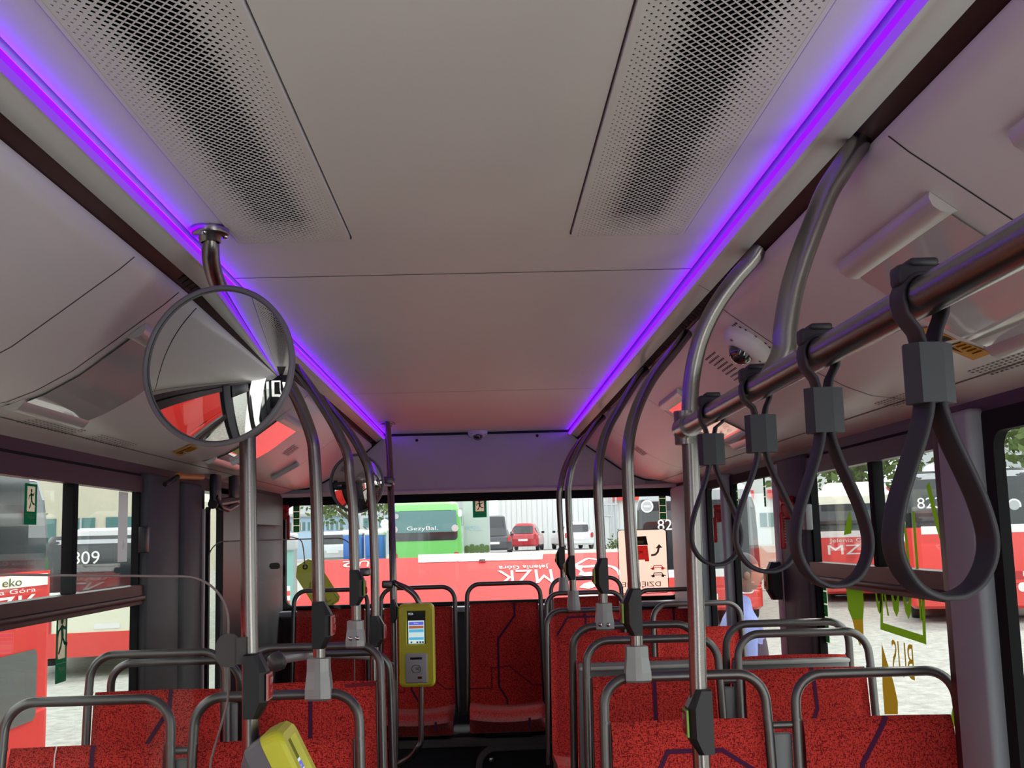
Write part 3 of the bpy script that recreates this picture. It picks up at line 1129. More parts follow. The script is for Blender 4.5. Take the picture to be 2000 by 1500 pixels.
# bars and plates that join the two seats of a pair
for st, xa, xb, y, z in ((sA, .672, .748, 2.835, 1.275), (sC, .69, .75, 3.47, 1.303), (sL1, -.768, -.718, 2.825, 1.262), (sL3, -.768, -.73, 3.41, 1.31)):
    m = MB()
    cx = st.location.x
    m.tube([(xa - cx, y - st.location.y, z), (xb - cx, y - st.location.y, z)], .009, M['frame'])
    o = m.build('link_bar')
    o.parent = st
    m = MB()
    m.box((xa - cx + .008, y - st.location.y, z - .5), (xb - cx - .008, y - st.location.y + .02, z - .02), M['shell'], bev=.005)
    o = m.build('link_plate')
    o.parent = st


# ------------------------------------------------------------------ grab poles, clamps, stop buttons
def clamp_shape(parent, x, y, z0, z1, w, s=1):
    """silver two-part clamp: a sleeve round the pole that widens to hold the seat tube"""
    m = MB()
    h = z1 - z0
    a, b = w * .42, w * .5
    dpt = .020
    top = [(-a, -dpt), (a, -dpt), (a, dpt), (-a, dpt)]
    zs = [(z1, a, dpt), (z1 - h * .30, a * 1.02, dpt), (z0 + h * .28, b, dpt + .004), (z0 + .006, b, dpt + .004), (z0, b * .92, dpt - .004)]
    vs, fs = [], []
    for z, ww, dd in zs:
        vs += [(x - ww, y - dd, z), (x - ww * .25, y - dd - .006, z), (x + ww * .25, y - dd - .006, z), (x + ww, y - dd, z), (x + ww, y + dd, z), (x - ww, y + dd, z)]
    for i in range(len(zs) - 1):
        for k in range(6):
            fs.append([i * 6 + k, i * 6 + (k + 1) % 6, i * 6 + 6 + (k + 1) % 6, i * 6 + 6 + k])
    fs.append([0, 1, 2, 3, 4, 5])
    fs.append([24 + k for k in range(6)][::-1])
    m.add(vs, fs, M['clamp'])
    return m.build('clamp', parent)


def stop_box(x, y, z0, z1, s, label, pink=False, ang=0, w=.045):
    """faceted black housing beside the pole; s = +1 when it sticks out towards +X"""
    t = thing('stop_button', (x, y, (z0 + z1) / 2), label, 'stop button', 'black stop button boxes on the grab poles')
    h = z1 - z0
    k = s
    # silhouette in XZ, near face narrower
    pol = [(0, 0), (k * .022, 0), (k * .036, h * .25), (k * .036, h * .72), (k * .022, h), (0, h)]
    pol = [(x - k * .016 + p[0] * w / .036 * 1.0, z0 + p[1]) for p in pol]
    m = MB()
    c = [(x - k * .016 + (p[0] - x + k * .016) * .72, z0 + h * .5 + (p[1] - z0 - h * .5) * .96) for p in pol]
    n = len(pol)
    ys = [(y - .032, c), (y - .018, pol), (y + .018, pol), (y + .032, c)]
    vs, fs = [], []
    for yy, pp in ys:
        vs += [(p[0], yy, p[1]) for p in pp]
    for i in range(3):
        for q in range(n):
            fs.append([i * n + q, i * n + (q + 1) % n, (i + 1) * n + (q + 1) % n, (i + 1) * n + q])
    fs += [list(range(n)), [3 * n + q for q in range(n)][::-1]]
    m.add(vs, fs, M['black'])
    m.build('housing', t)
    xe = x - k * .016 + k * w
    st = MB()
    st.box((min(xe, xe + k * .004), y - .024, z0 + h * .28), (max(xe, xe + k * .004), y + .024, z0 + h * .69), M['stoppink' if pink else 'limegreen'])
    st.box((min(xe, xe + k * .0055), y - .019, z0 + h * .31), (max(xe, xe + k * .0055), y + .019, z0 + h * .66), M['stopred'])
    o = st.build('button_plate', t)
    tx = MB()
    tx.text('STOP', (xe + k * .006, y, z0 + h * .58), (0, -k * -1 if k < 0 else 1, 0), (0, 0, 1), .03, .011, M['white'])
    tx.lathe([(.010, 0), (.010, .003), (.007, .004), (.0, .004)], M['stopred'], Matrix.Translation((xe + k * .005, y, z0 + h * .42)) @ Matrix.Rotation(R(90) * k, 4, 'Y'), n=16)
    tx.build('button', o)
    return t


def pole(pts, rad, label, clampspec=None, n=6, name='grab_pole', sm=True):
    t = thing(name, pts[0], label, 'grab pole')
    m = MB()
    path = smooth_path(pts, n) if sm else pts
    m.tube(path, rad, M['steel'], n=18)
    m.build('tube', t)
    if clampspec:
        clamp_shape(t, *clampspec)
    return t


# strap-hanger side
pole([((0.429,2.35,1.277)[0], 2.35, 0), (0.426,2.35,1.277), (0.43,2.35,1.582), (0.434,2.35,1.898), (0.434,2.35,1.951), (0.438,2.35,2.016), (0.446,2.35,2.079), (0.461,2.34,2.142), (0.483,2.33,2.194), (0.509,2.32,2.237), (0.544,2.31,2.281), (0.574,2.3,2.313), (0.592,2.29,2.339)],
     .0178, 'thick steel pole at the end of the strap rail, bending to the ceiling')
stop_box((0.436,2.35,1.367)[0] - .004, 2.35, (0.41,2.32,1.305)[2], (0.417,2.32,1.434)[2], -1, 'stop button box low on the thick pole that carries the strap rail', w=.048)
P2 = [(0.366,2.84,1.427), (0.368,2.84,1.551), (0.366,2.84,1.677), (0.363,2.84,1.804), (0.363,2.84,1.894), (0.365,2.84,1.945), (0.373,2.85,1.998), (0.391,2.87,2.052), (0.422,2.92,2.111), (0.469,3,2.176), (0.53,3.08,2.243), (0.587,3.14,2.308)]
pole(P2, .0155, 'steel grab pole clamped to the nearest aisle seat beside the thick strap-rail pole', (P2[0][0], 2.835, 1.388, 1.475, .062))
stop_box((0.366,2.84,1.551)[0] - .002, 2.84, (0.349,2.82,1.5)[2], (0.354,2.82,1.615)[2], -1, 'stop button box on the pole clamped to the nearest strap-side aisle seat', w=.044)
P3 = [(0.376,3.7,1.453), (0.376,3.7,1.575), (0.375,3.7,1.74), (0.373,3.7,1.856), (0.375,3.7,1.94), (0.39,3.72,2.025), (0.416,3.75,2.095), (0.456,3.8,2.159), (0.507,3.88,2.231), (0.552,3.93,2.291), (0.586,3.95,2.326)]
pole(P3, .0155, 'steel grab pole whose bolted silver clamp holds the back-to-back aisle seat', (P3[0][0], 3.685, 1.445, 1.53, .058))
t = bpy.data.objects['grab_pole.002']
m = MB()
for p in ((0.359,3.655,1.465), (0.385,3.655,1.464)):
    m.lathe([(.007, 0), (.006, .004), (.0, .005)], M['chrome'], Matrix.Translation(p) @ Matrix.Rotation(R(90), 4, 'X'), n=12)
m.build('clamp_bolt', t)
stop_box((0.379,3.7,1.616)[0] - .002, 3.7, (0.362,3.68,1.56)[2], (0.366,3.68,1.674)[2], -1, 'stop button box on the pole with the bolted clamp, strap-hanger side', w=.042)
P4 = [(0.391,5.18,1.429), (0.391,5.18,1.578), (0.385,5.18,1.809), (0.385,5.18,1.949), (0.392,5.18,1.996), (0.408,5.18,2.066), (0.441,5.2,2.137), (0.486,5.25,2.202), (0.533,5.32,2.261), (0.58,5.38,2.308)]
pole(P4, .0155, 'steel grab pole clamped to the aisle seat before the last row', (P4[0][0], 5.165, 1.41, 1.5, .056))
stop_box((0.388,5.18,1.606)[0] - .002, 5.18, (0.37,5.16,1.549)[2], (0.374,5.16,1.659)[2], -1, 'small far stop button box on the pole clamped to the seat before the last row', w=.042)
P5 = [(0.406,6.02,1.471), (0.404,6.02,1.658), (0.399,6.02,1.82), (0.398,6.02,1.955), (0.408,6.02,2.015), (0.431,6.04,2.097), (0.47,6.08,2.176), (0.52,6.12,2.245), (0.574,6.2,2.296)]
pole(P5, .0155, 'farthest steel grab pole on the strap-hanger side, in front of the white building', (P5[0][0], 6.005, 1.44, 1.53, .056))
stop_box((0.401,6.02,1.632)[0] - .002, 6.02, (0.384,6,1.571)[2], (0.388,6,1.691)[2], -1, 'farthest stop button box, beside the white logo on the red engine flap', w=.042)

# mirror side
P0 = [((-0.495,2.42,1.293)[0], 2.42, 0), (-0.495,2.42,1.293), (-0.499,2.42,1.625), (-0.504,2.42,1.959), (-0.507,2.42,2.081), (-0.518,2.41,2.169), (-0.536,2.38,2.242), (-0.548,2.32,2.294), (-0.548,2.28,2.314), (-0.545,2.25,2.334), (-0.541,2.23,2.354), (-0.54,2.222,2.377)]
p0 = pole(P0, .0178, 'thick steel pole carrying the big round mirror, flanged to the ceiling')
m = MB()
fx, fy, _ = (-0.538,2.215,2.382)
m.lathe([(.038, 0), (.038, -.012), (.035, -.016), (.022, -.017), (.022, -.03), (.018, -.031)], M['steel'], Matrix.Translation((fx, fy, ZC)), n=28)
m.build('ceiling_flange', p0)
m = MB()
for a in (20, 140, 260):
    m.lathe([(.006, 0), (.005, -.004), (0, -.005)], M['chrome'], Matrix.Translation((fx + .03 * math.cos(R(a)), fy + .03 * math.sin(R(a)), ZC - .016)), n=10)
m.build('flange_bolt', p0)
m = MB()
m.plate(rrect(.052, .068, .024, 6), (-0.537,2.405,1.533), (1, 0, 0), (0, 0, 1), .008, M['darkmetal'])
m.box(((-0.519,2.405,1.532)[0], 2.39, (-0.519,2.405,1.505)[2]), ((-0.501,2.405,1.532)[0], 2.405, (-0.519,2.405,1.559)[2]), M['darkmetal'])
m.build('partition_bracket', p0)
stop_box((-0.487,2.42,1.457)[0], 2.41, (-0.475,2.4,1.394)[2], (-0.476,2.4,1.525)[2], 1, 'stop button box on the mirror pole, above the nearest yellow validator', True, w=.046)
Q1 = [(-0.413,2.83,1.415), (-0.413,2.83,1.574), (-0.415,2.83,1.699), (-0.418,2.83,1.85), (-0.423,2.83,1.965), (-0.429,2.83,2.01), (-0.449,2.84,2.066), (-0.477,2.85,2.128), (-0.518,2.87,2.191), (-0.577,2.87,2.255), (-0.643,2.9,2.32)]
pole(Q1, .0155, 'steel grab pole clamped to the nearest aisle seat on the mirror side', (Q1[0][0], 2.825, 1.37, 1.47, .062))
stop_box(Q1[1][0] + .003, 2.83, (-0.402,2.81,1.492)[2], (-0.401,2.81,1.606)[2], 1, 'stop button box on the grab pole just past the big mirror', True, w=.044)
Q2 = [(-0.401,3.52,1.467), (-0.401,3.52,1.551), (-0.405,3.52,1.714), (-0.408,3.52,1.856), (-0.417,3.52,1.951), (-0.423,3.52,2.015), (-0.446,3.53,2.072), (-0.477,3.55,2.131), (-0.534,3.6,2.219), (-0.584,3.66,2.287), (-0.614,3.7,2.324)]
pole(Q2, .0155, 'second grab pole past the big mirror, with a bolted silver clamp', (Q2[0][0], 3.505, 1.43, 1.51, .056))
t = bpy.data.objects['grab_pole.007']
m = MB()
for p in ((-0.414,3.475,1.46), (-0.393,3.475,1.46)):
    m.lathe([(.007, 0), (.006, .004), (.0, .005)], M['chrome'], Matrix.Translation(p) @ Matrix.Rotation(R(90), 4, 'X'), n=12)
m.build('clamp_bolt', t)
stop_box(Q2[1][0] + .0, 3.52, (-0.391,3.5,1.555)[2], (-0.39,3.5,1.663)[2], 1, 'stop button box on the second pole past the mirror, before the red flap', w=.042)
Q3 = [((-0.403,4.05,1.178)[0], 4.05, .3), (-0.4,4.05,1.282), (-0.394,4.05,1.493), (-0.395,4.05,1.707), (-0.401,4.05,1.87), (-0.404,4.05,1.924), (-0.412,4.05,1.998), (-0.431,4.06,2.05), (-0.464,4.1,2.11), (-0.521,4.2,2.185), (-0.582,4.3,2.255), (-0.623,4.36,2.303)]
pole(Q3, .0155, 'third grab pole past the big mirror, in front of the small round mirror')
stop_box((-0.393,4.05,1.431)[0] + .002, 4.05, (-0.384,4.03,1.381)[2], (-0.383,4.03,1.488)[2], 1, 'stop button box on the third pole past the mirror, next to the thin validator pole', True, w=.044)
q = MB()
Q4 = [((-0.432,5.3,0.772)[0], 5.3, 0), (-0.432,5.3,0.772), (-0.43,5.3,1.295), (-0.437,5.35,1.762), (-0.464,5.6,2.064), (-0.501,5.95,2.327), (-0.516,6.109,2.382)]
q4 = pole(Q4, .0165, 'thin straight floor-to-ceiling pole carrying a yellow validator and the small mirror', n=4)
q.tube(smooth_path([(-0.426,5.3,1.555), (-0.405,5.27,1.546), (-0.362,5.25,1.527), (-0.325,5.25,1.492), (-0.307,5.25,1.443), (-0.304,5.25,1.342), (-0.31,5.25,0.957), (-0.312,5.25,0.856), (-0.329,5.25,0.819), (-0.365,5.27,0.776), (-0.423,5.3,0.741)], 5), .0135, M['steel'], n=14)
q.build('branch_loop', q4)
q = MB()
q.lathe([(.04, 0), (.04, -.008), (.022, -.009), (.022, -.02)], M['steel'], Matrix.Translation((Q4[-1][0], Q4[-1][1], ZC)), n=24)
q.build('ceiling_flange', q4)
q = MB()
q.box(((-0.483,5.3,1.545)[0], 5.28, (-0.483,5.3,1.531)[2]), ((-0.431,5.3,1.543)[0], 5.31, (-0.483,5.3,1.566)[2]), M['frame'], bev=.008)
q.build('end_knob', q4)
stop_box((-0.426,5.3,1.422)[0], 5.29, (-0.416,5.28,1.373)[2], (-0.414,5.28,1.479)[2], 1, 'black stop button box tucked behind the yellow validator', w=.03)
# short dark bracket between two poles
m = MB()
m.box(((-0.402,3.6,1.649)[0], 3.6, (-0.402,3.6,1.64)[2]), ((-0.366,3.6,1.648)[0], 3.64, (-0.402,3.6,1.665)[2]), M['frame'], bev=.006)
o = m.build('side_bracket', t)

# thin light rail with a knob behind the mirror pole
t = thing('handrail', (-0.548,3,1.447), 'thin pale handrail curving from a grey knob behind the mirror pole to the thin pole', 'handrail')
m = MB()
m.tube(smooth_path([(-0.548,3,1.447), (-0.545,3.3,1.426), (-0.541,3.9,1.37), (-0.496,4.7,1.281), (-0.471,5.1,1.223), (-0.436,5.3,1.185)], 5), .0105, M['clamp'], n=12)
m.build('rail_tube', t)
m = MB()
m.lathe([(.001, -.02), (.020, -.018), (.024, -.008), (.024, .012), (.016, .02), (.001, .022)], M['darkmetal'], Matrix.Translation((-0.543,2.98,1.449)) @ Matrix.Rotation(R(70), 4, 'Y'), n=20)
m.build('end_knob', t)

# ------------------------------------------------------------------ strap rail
RX, RY1 = .425, 2.35
t = thing('strap_rail', (RX, 1.2, 1.994), 'thick horizontal steel rail that carries the four hanging straps', 'handrail')
RZ = (0.425,1.561,1.967)[2]
m = MB()
m.tube([(RX, -.4, RZ), (RX, RY1, RZ)], .019, M['steel'], n=24)
m.build('rail_tube', t)
m = MB()
vb = [(RX, 1.64, RZ), (0.448,1.64,2.009), (0.453,1.64,2.043), (0.465,1.64,2.098), (0.479,1.64,2.139), (0.489,1.64,2.164), (0.507,1.64,2.205), (0.529,1.64,2.252), (0.554,1.64,2.289), (0.578,1.64,2.322), (0.605,1.64,2.356), (0.622,1.64,2.377)]
m.tube(smooth_path(vb, 5), .0178, M['steel'], n=20)
m.build('ceiling_arm', t)
m = MB()
m.tube([(RX, RY1 - .07, RZ), (RX, RY1 + .022, RZ)], .0245, M['steel'], n=24)
m.tube([(RX, RY1, RZ - .035), (RX, RY1, RZ + .035)], .0225, M['steel'], n=24)
m.build('end_socket', t)


def strap(y, loopw, blockz0, blockz1, bottom, yaw, label, bx):
    t = thing('hanging_strap', (RX, y, RZ), label, 'hanging strap', 'grey hanging straps on the rail')
    X = Matrix.Translation((bx, y, 0)) @ Matrix.Rotation(R(yaw), 4, 'Z')
    zb0, zb1 = blockz0, blockz1
    wd = .030
    # upper loop over the rail
    rr = .0225
    u = MB()
    pts = []
    for k in range(13):
        a = R(-25 + 230 * k / 12)
        pts.append((rr * math.cos(a), 0, RZ + rr * math.sin(a)))
    pts = [(.006, 0, zb1 - .004), (.010, 0, zb1 + .012), (.020, 0, RZ - .016)] + pts[1:-1] + [(-.020, 0, RZ - .016), (-.010, 0, zb1 + .012), (-.006, 0, zb1 - .004)]
    Xr = Matrix.Translation((RX, y, 0)) @ Matrix.Rotation(R(yaw * .4), 4, 'Z')
    q = [Xr @ Vector(p) for p in pts]
    for i in (0, 1, -1, -2):
        q[i].x += (bx - RX)
    u.ribbon(q, Xr.to_3x3() @ Vector((0, 1, 0)), wd, .005, M['strap'])
    u.build('upper_loop', t)
    c = MB()
    c.box((-.024, -.013, .012), (.024, .013, .0325), M['strap'], Matrix.Translation((RX, y, RZ)), bev=.004)
    c.box((-.012, -.015, .030), (.016, .015, .038), M['strap'], Matrix.Translation((RX, y, RZ)), bev=.003)
    c.build('rail_clip', t)
    b = MB()
    hexa = [(-.0235, .002), (-.017, -.014), (.006, -.018), (.0235, -.008), (.0235, .010), (-.017, .014)]
    vs = [X @ Vector((p[0], p[1], z)) for z in (zb0, zb1) for p in hexa]
    b.add(vs, [[0, 1, 2, 3, 4, 5], [11, 10, 9, 8, 7, 6]] + [[i, (i + 1) % 6, 6 + (i + 1) % 6, 6 + i] for i in range(6)], M['block'])
    b.build('strap_block', t)
    lo = MB()
    H = zb0 - bottom
    half = loopw / 2
    pr = [(.0062, 0), (.0085, .07), (.017, .20), (.031, .37), (.043, .53), (.05, .70), (.046, .83), (.032, .94), (.0135, .993), (0, 1.0)]
    side = [(p[0] / .05 * half, p[1]) for p in pr]
    pts = [(x, 0, zb0 + .003 - f * H) for x, f in side] + [(-x, 0, zb0 + .003 - f * H) for x, f in side[-2::-1]]
    pts = smooth_path([X @ Vector(p) for p in pts], 4)
    lo.ribbon(pts, X.to_3x3() @ Vector((0, 1, 0)), wd, .0065, M['strap'])
    lo.build('hand_loop', t)
    return t


for (px, py, bx0, bx1, by0, by1, bot, lw, yaw, lab) in (
        (1400, 790, 1373, 1418, 850, 911, 1113, 96, -2, 'grey strap hanging farthest along the rail, next to the thick pole'),
        (1490, 745, 1467, 1523, 813, 887, 1127, 120, -5, 'grey strap hanging second from the thick pole, level with the curved ceiling arm'),
        (1620, 680, 1583, 1661, 760, 849, 1156, 148, 6, 'grey strap hanging second nearest the camera, before the window lettering'),
        (1832, 572, 1783, 1890, 672, 791, 1180, 215, 14, 'largest grey strap hanging nearest the camera on the rail')):
    y = 2.35 * 398 / (px - 948)
    k = y / 2200
    bxc = ((bx0 + bx1) / 2 - 948) * k
    Z = lambda yy, xx: 1.75 - (yy - 1050) * k - .024 * (xx - 948) * k
    strap(y, lw * k, Z(by1, bx0), Z(by0, bx0), Z(bot - 6, bx0), yaw, lab, bxc)

# ------------------------------------------------------------------ round mirrors
def round_mirror(ctr, nrm, rad, curv, label, name='round_mirror'):
    t = thing(name, ctr, label, 'mirror')
    X = Matrix.Translation(ctr) @ frame_from(nrm)
    a1 = math.asin(rad / curv)
    prof = [(max(.0005, curv * math.sin(a1 * i / 24)), curv * math.cos(a1 * i / 24) - curv * math.cos(a1)) for i in range(25)]
    m = MB()
    m.lathe(prof, M['mirror'], X, n=96)
    m.build('convex_glass', t)
    m = MB()
    ring = [(rad - .001, .001), (rad + .001, .006), (rad + .007, .006), (rad + .009, 0), (rad + .007, -.012), (rad - .01, -.03), (rad * .6, -.042), (.001, -.045)]
    m.lathe(ring, M['mirrorrim'], X, n=96)
    m.build('rim', t)
    return t


c1 = (-0.518,2.2,2.1)
m1 = round_mirror(c1, (-.25, -1, 0.02), .152, .42, 'big round convex mirror on the thick pole under the ceiling grille')
b = MB()
b.tube([(c1[0], c1[1] + .04, c1[2]), (c1[0] - .01, 2.36, c1[2] + .01), ((-0.513,2.42,2.115)[0], 2.41, c1[2])], .012, M['black'])
b.build('bracket_arm', m1)
c2 = (-0.586,5.2,2.013)
m2 = round_mirror(c2, (-.35, -1, -.05), .128, .30, 'small round mirror half hidden behind the grab poles above the rear window')
b = MB()
b.box(((-0.502,5.55,2.05)[0], 5.5, (-0.503,5.55,2.017)[2]), ((-0.44,5.55,2.048)[0], 5.6, (-0.502,5.55,2.058)[2]), M['frame'], bev=.01)
b.tube([(-0.453,5.55,2.016), (-0.504,5.3,2.013), (c2[0], c2[1] + .04, c2[2])], .008, M['clamp'])
b.build('bracket_arm', m2)


# ------------------------------------------------------------------ ticket validators
def validator(X, label):
    """local: x right, y away from the reader's face (face at -y), z up, centred"""
    t = thing('ticket_validator', X.translation, label, 'ticket validator', 'yellow ticket validators')
    w, h, d = .155, .355, .075
    m = MB()
    sec = rrect(w, h, .022, 5)
    n = len(sec)
    vs, fs = [], []
    for yy, k in ((-d / 2, .93), (-d / 2 + .008, .985), (-d / 2 + .02, 1), (d / 2 - .035, 1)):
        vs += [X @ Vector((p[0] * k, yy, p[1] * k)) for p in sec]
    for i in range(3):
        for q in range(n):
            fs.append([i * n + q, i * n + (q + 1) % n, (i + 1) * n + (q + 1) % n, (i + 1) * n + q])
    # front face with an opening for the screen
    sw, sh, sy = .086, .148, .075
    hole = [(sw / 2, sy + sh / 2), (-sw / 2, sy + sh / 2), (-sw / 2, sy - sh / 2), (sw / 2, sy - sh / 2)]
    o = len(vs)
    vs += [X @ Vector((p[0], -d / 2, p[1])) for p in hole] + [X @ Vector((p[0] * .9, -d / 2 + .014, (p[1] - sy) * .93 + sy)) for p in hole]
    q6 = n // 4
    for c in range(4):
        seg = [c * q6 + k for k in range(q6)]
        fs.append(seg[::-1] + [o + c])
        nx = ((c + 1) * q6) % n
        fs.append([seg[-1], nx, o + (c + 1) % 4, o + c])
        fs.append([o + c, o + (c + 1) % 4, o + 4 + (c + 1) % 4, o + 4 + c])
    m.add([v for v in vs], fs, M['yellow'])
    m.build('front_cover', t)
    m = MB()
    vs, fs = [], []
    for yy, k in ((d / 2 - .035, .985), (d / 2, .96), (d / 2 + .018, .85)):
        vs += [X @ Vector((p[0] * k, yy, p[1] * k)) for p in sec]
    for i in range(2):
        for q in range(n):
            fs.append([i * n + q, i * n + (q + 1) % n, (i + 1) * n + (q + 1) % n, (i + 1) * n + q])
    fs.append([2 * n + q for q in range(n)])
    m.add(vs, fs, M['devgrey'])
    m.build('rear_housing', t)
    s = MB()
    y = -d / 2 + .012

    def r(x0, z0, x1, z1, mat, dy=0.0):
        s.poly([X @ Vector(p) for p in ((x0, y - dy, z0), (x1, y - dy, z0), (x1, y - dy, z1), (x0, y - dy, z1))], mat)
    r(-.040, .003, .040, .147, M['screenblack'])
    r(-.035, .007, .035, .105, M['scrwhite'], .001)
    r(-.032, .086, .032, .100, M['scrblue'], .002)
    r(-.032, .071, .032, .083, M['scrbrown'], .002)
    r(-.032, .055, .032, .068, M['scrcyan'], .002)
    r(-.032, .023, .032, .034, M['scrcyan'], .002)
    ux, uz = X.to_3x3() @ Vector((1, 0, 0)), X.to_3x3() @ Vector((0, 0, 1))
    s.text('MZK', X @ Vector((-.022, y - .002, .134)), ux, uz, .022, .009, M['scrwhite'])
    s.text('Bilety', X @ Vector((0, y - .003, .093)), ux, uz, .02, .006, M['scrwhite'])
    for k, xx in enumerate((-.022, .004, .017, .028)):
        r(xx - .004, .010, xx + .004, .016, M['screenblack'] if k else M['leafgreen'], .002)
    s.build('screen', t)
    g = MB()
    g.box((-.048, -d / 2 - .010, -.158), (.048, -d / 2 + .004, -.032), M['readergrey'], X, bev=.006)
    g.build('card_reader', t)
    g = MB()
    g.box((-.026, -d / 2 - .0115, -.058), (.026, -d / 2 - .0095, -.048), M['screenblack'], X, bev=.0008)
    ring = [(.020 * math.cos(R(a)), .017 * math.sin(R(a)) - .098) for a in range(0, 360, 20)]
    g.line(ring, .002, X @ Vector((0, -d / 2 - .0102, 0)), ux, uz, M['seam'], closed=True)
    for k in range(3):
        a = [(-.006 + .006 * k + .007 * math.cos(R(q)), -.098 + (.005 + .002 * k) * math.sin(R(q))) for q in range(-60, 61, 20)]
        g.line(a, .002, X @ Vector((0, -d / 2 - .0102, 0)), ux, uz, M['seam'])
    g.plate([(.006, -.140), (.024, -.140), (.024, -.130), (.006, -.130)], X @ Vector((0, -d / 2 - .0102, 0)), ux, uz, .0005, M['decalochre'])
    g.build('reader_mark', t)
    return t


cv = (-0.317,5.18,1.282)
validator(Matrix.Translation(cv) @ Matrix.Rotation(R(-4), 4, 'Z') @ Matrix.Scale(1.03, 4), 'yellow ticket validator with a lit screen on the thin pole before the last row')
XN = Matrix.Translation((-.368, 2.37, 1.20)) @ Matrix.Rotation(R(91), 4, 'Z') @ Matrix.Rotation(R(-26), 4, 'X') @ Matrix.Scale(1.08, 4)
validator(XN, 'nearest yellow ticket validator seen from its side at the foot of the mirror pole')


# ------------------------------------------------------------------ on the duct covers: poster holders, vents, cameras, stickers
def slope_frame(s, h):
    """point, inward normal and downward tangent of the duct cover at half-width h"""
    for (h0, z0), (h1, z1) in zip(PROF, PROF[1:]):
        if h0 <= h <= h1 or (h1, z1) == PROF[-1]:
            k = (h - h0) / (h1 - h0)
            t = Vector((s * (h1 - h0), 0, z1 - z0)).normalized()
            n = Vector((-s * abs(t.z), 0, -abs(t.x)))
            return Vector((CX + s * h, 0, z0 + (z1 - z0) * k)), n.normalized(), t


def poster_holder(s, ya, yb, h0, h1, label):
    p0, n0, t0 = slope_frame(s, h0)
    p1, n1, t1 = slope_frame(s, h1)
    t = thing('poster_holder', (p1.x, ya, p1.z), label, 'poster holder', 'poster holders on the sloping ducts')
    for p, n_, tt, sg in ((p0, n0, t0, 1), (p1, n1, t1, -1)):
        m = MB()
        sec = [(-.026, .0005), (-.022, .009), (-.010, .016), (.004, .016), (.020, .008), (.026, .0005)]
        vs = []
        for yy in (ya, yb):
            vs += [p + tt * a * sg + n_ * b + Vector((0, yy, 0)) for a, b in sec]
        m.add(vs, [[i, i + 1, 6 + i + 1, 6 + i] for i in range(5)], M['rail'], True)
        m.add(vs, [[0, 1, 2, 3, 4, 5], [11, 10, 9, 8, 7, 6]], M['rail'])
        m.build('holder_rail', t)
    m = MB()
    vs, fs = [], []
    N = 10
    for i in range(N + 1):
        h = h0 + .01 + (h1 - h0 - .02) * i / N
        p, n_, _ = slope_frame(s, h)
        off = .006
        vs += [p + n_ * off + Vector((0, ya + .012, 0)), p + n_ * off + Vector((0, yb - .012, 0))]
    for i in range(N):
        fs.append([2 * i, 2 * i + 1, 2 * i + 3, 2 * i + 2])
    m.add(vs, fs, M['acrylic'], True)
    m.build('glossy_sheet', t)
    return t


poster_holder(1, 1.62, 2.06, .735, 1.0, 'clear glossy poster holder behind the curved ceiling arm and the nearest straps')
poster_holder(1, .82, 1.36, .735, 1.0, 'poster holder in the top corner, nearest the camera on the strap-hanger side')
poster_holder(1, 3.86, 4.28, .735, 1.0, 'far poster holder seen between the grab poles, beside the end of the strap rail')
poster_holder(-1, 2.50, 2.92, .735, 1.0, 'clear poster holder directly behind the big round mirror')
poster_holder(-1, 4.3, 4.75, .735, 1.0, 'far poster holder on the mirror side, behind the bending grab poles')


def slots(s, spec, name, label, cat, mat='seam', group=None):
    """a patch of small dark slots set on the duct cover: spec = (y0, h0, ny, nh, dy, dh, ly, lh)"""
    y0, h0, ny, nh, dy, dh, ly, lh = spec
    m = MB()
    for i in range(ny):
        for j in range(nh):
            h = h0 + j * dh
            y = y0 + i * dy + (dy / 2 if j % 2 else 0)
            p, n_, t = slope_frame(s, h)
            q = p + n_ * .0012 + Vector((0, y, 0))
            m.quad(q, q + Vector((0, ly, 0)), q + Vector((0, ly, 0)) + t * lh, q + t * lh, M[mat])
    o = m.build(name)
    return tag(o, label, cat, group)


slots(1, (2.78, .68, 8, 10, .018, .012, .010, .006), 'speaker_grille', 'patch of small dark speaker slots next to the dome camera on the sloping duct', 'speaker grille')
slots(1, (3.15, .70, 8, 9, .018, .012, .010, .006), 'speaker_grille', 'fainter patch of dark slots half behind the second grab pole, past the dome camera', 'speaker grille')
for y, lab in ((1.72, 'row of vent slots above the lettered window, nearest the camera'), (2.05, 'row of vent slots above the lettered window, second from the camera'), (2.62, 'row of vent slots above the dark pillar past the lettered window')):
    slots(1, (y, 1.05, 12, 5, .022, .012, .012, .004), 'air_vent', lab, 'air vent', 'groove', 'air vents above the windows on the strap side')
for y, lab in ((2.75, 'row of vent slots above the sliding window on the mirror side, nearer the picture edge'), (3.2, 'row of vent slots on the mirror side, nearer the orange emergency handle')):
    slots(-1, (y, 1.04, 14, 5, .024, .013, .012, .004), 'air_vent', lab, 'air vent', 'groove', 'air vents above the windows on the mirror side')
for y, h, s, lab in ((5.0, .80, -1, 'grey rectangular vent on the sloping duct behind the bent poles, mirror side'), (5.6, .80, 1, 'grey rectangular vent on the duct between the far bent poles, nearer one'), (6.1, .80, 1, 'grey rectangular vent on the duct closest to the rear wall')):
    p, n_, t = slope_frame(s, h)
    m = MB()
    q = p + n_ * .001 + Vector((0, y, 0))
    m.quad(q, q + Vector((0, .16, 0)), q + Vector((0, .16, 0)) + t * .07, q + t * .07, M['shelllight'])
    for k in range(8):
        qq = q + n_ * .0006 + t * (.008 + .0075 * k) + Vector((0, .008, 0))
        m.quad(qq, qq + Vector((0, .144, 0)), qq + Vector((0, .144, 0)) + t * .003, qq + t * .003, M['groove'])
    tag(m.build('duct_vent'), lab, 'vent', 'grey vents on the ducts')


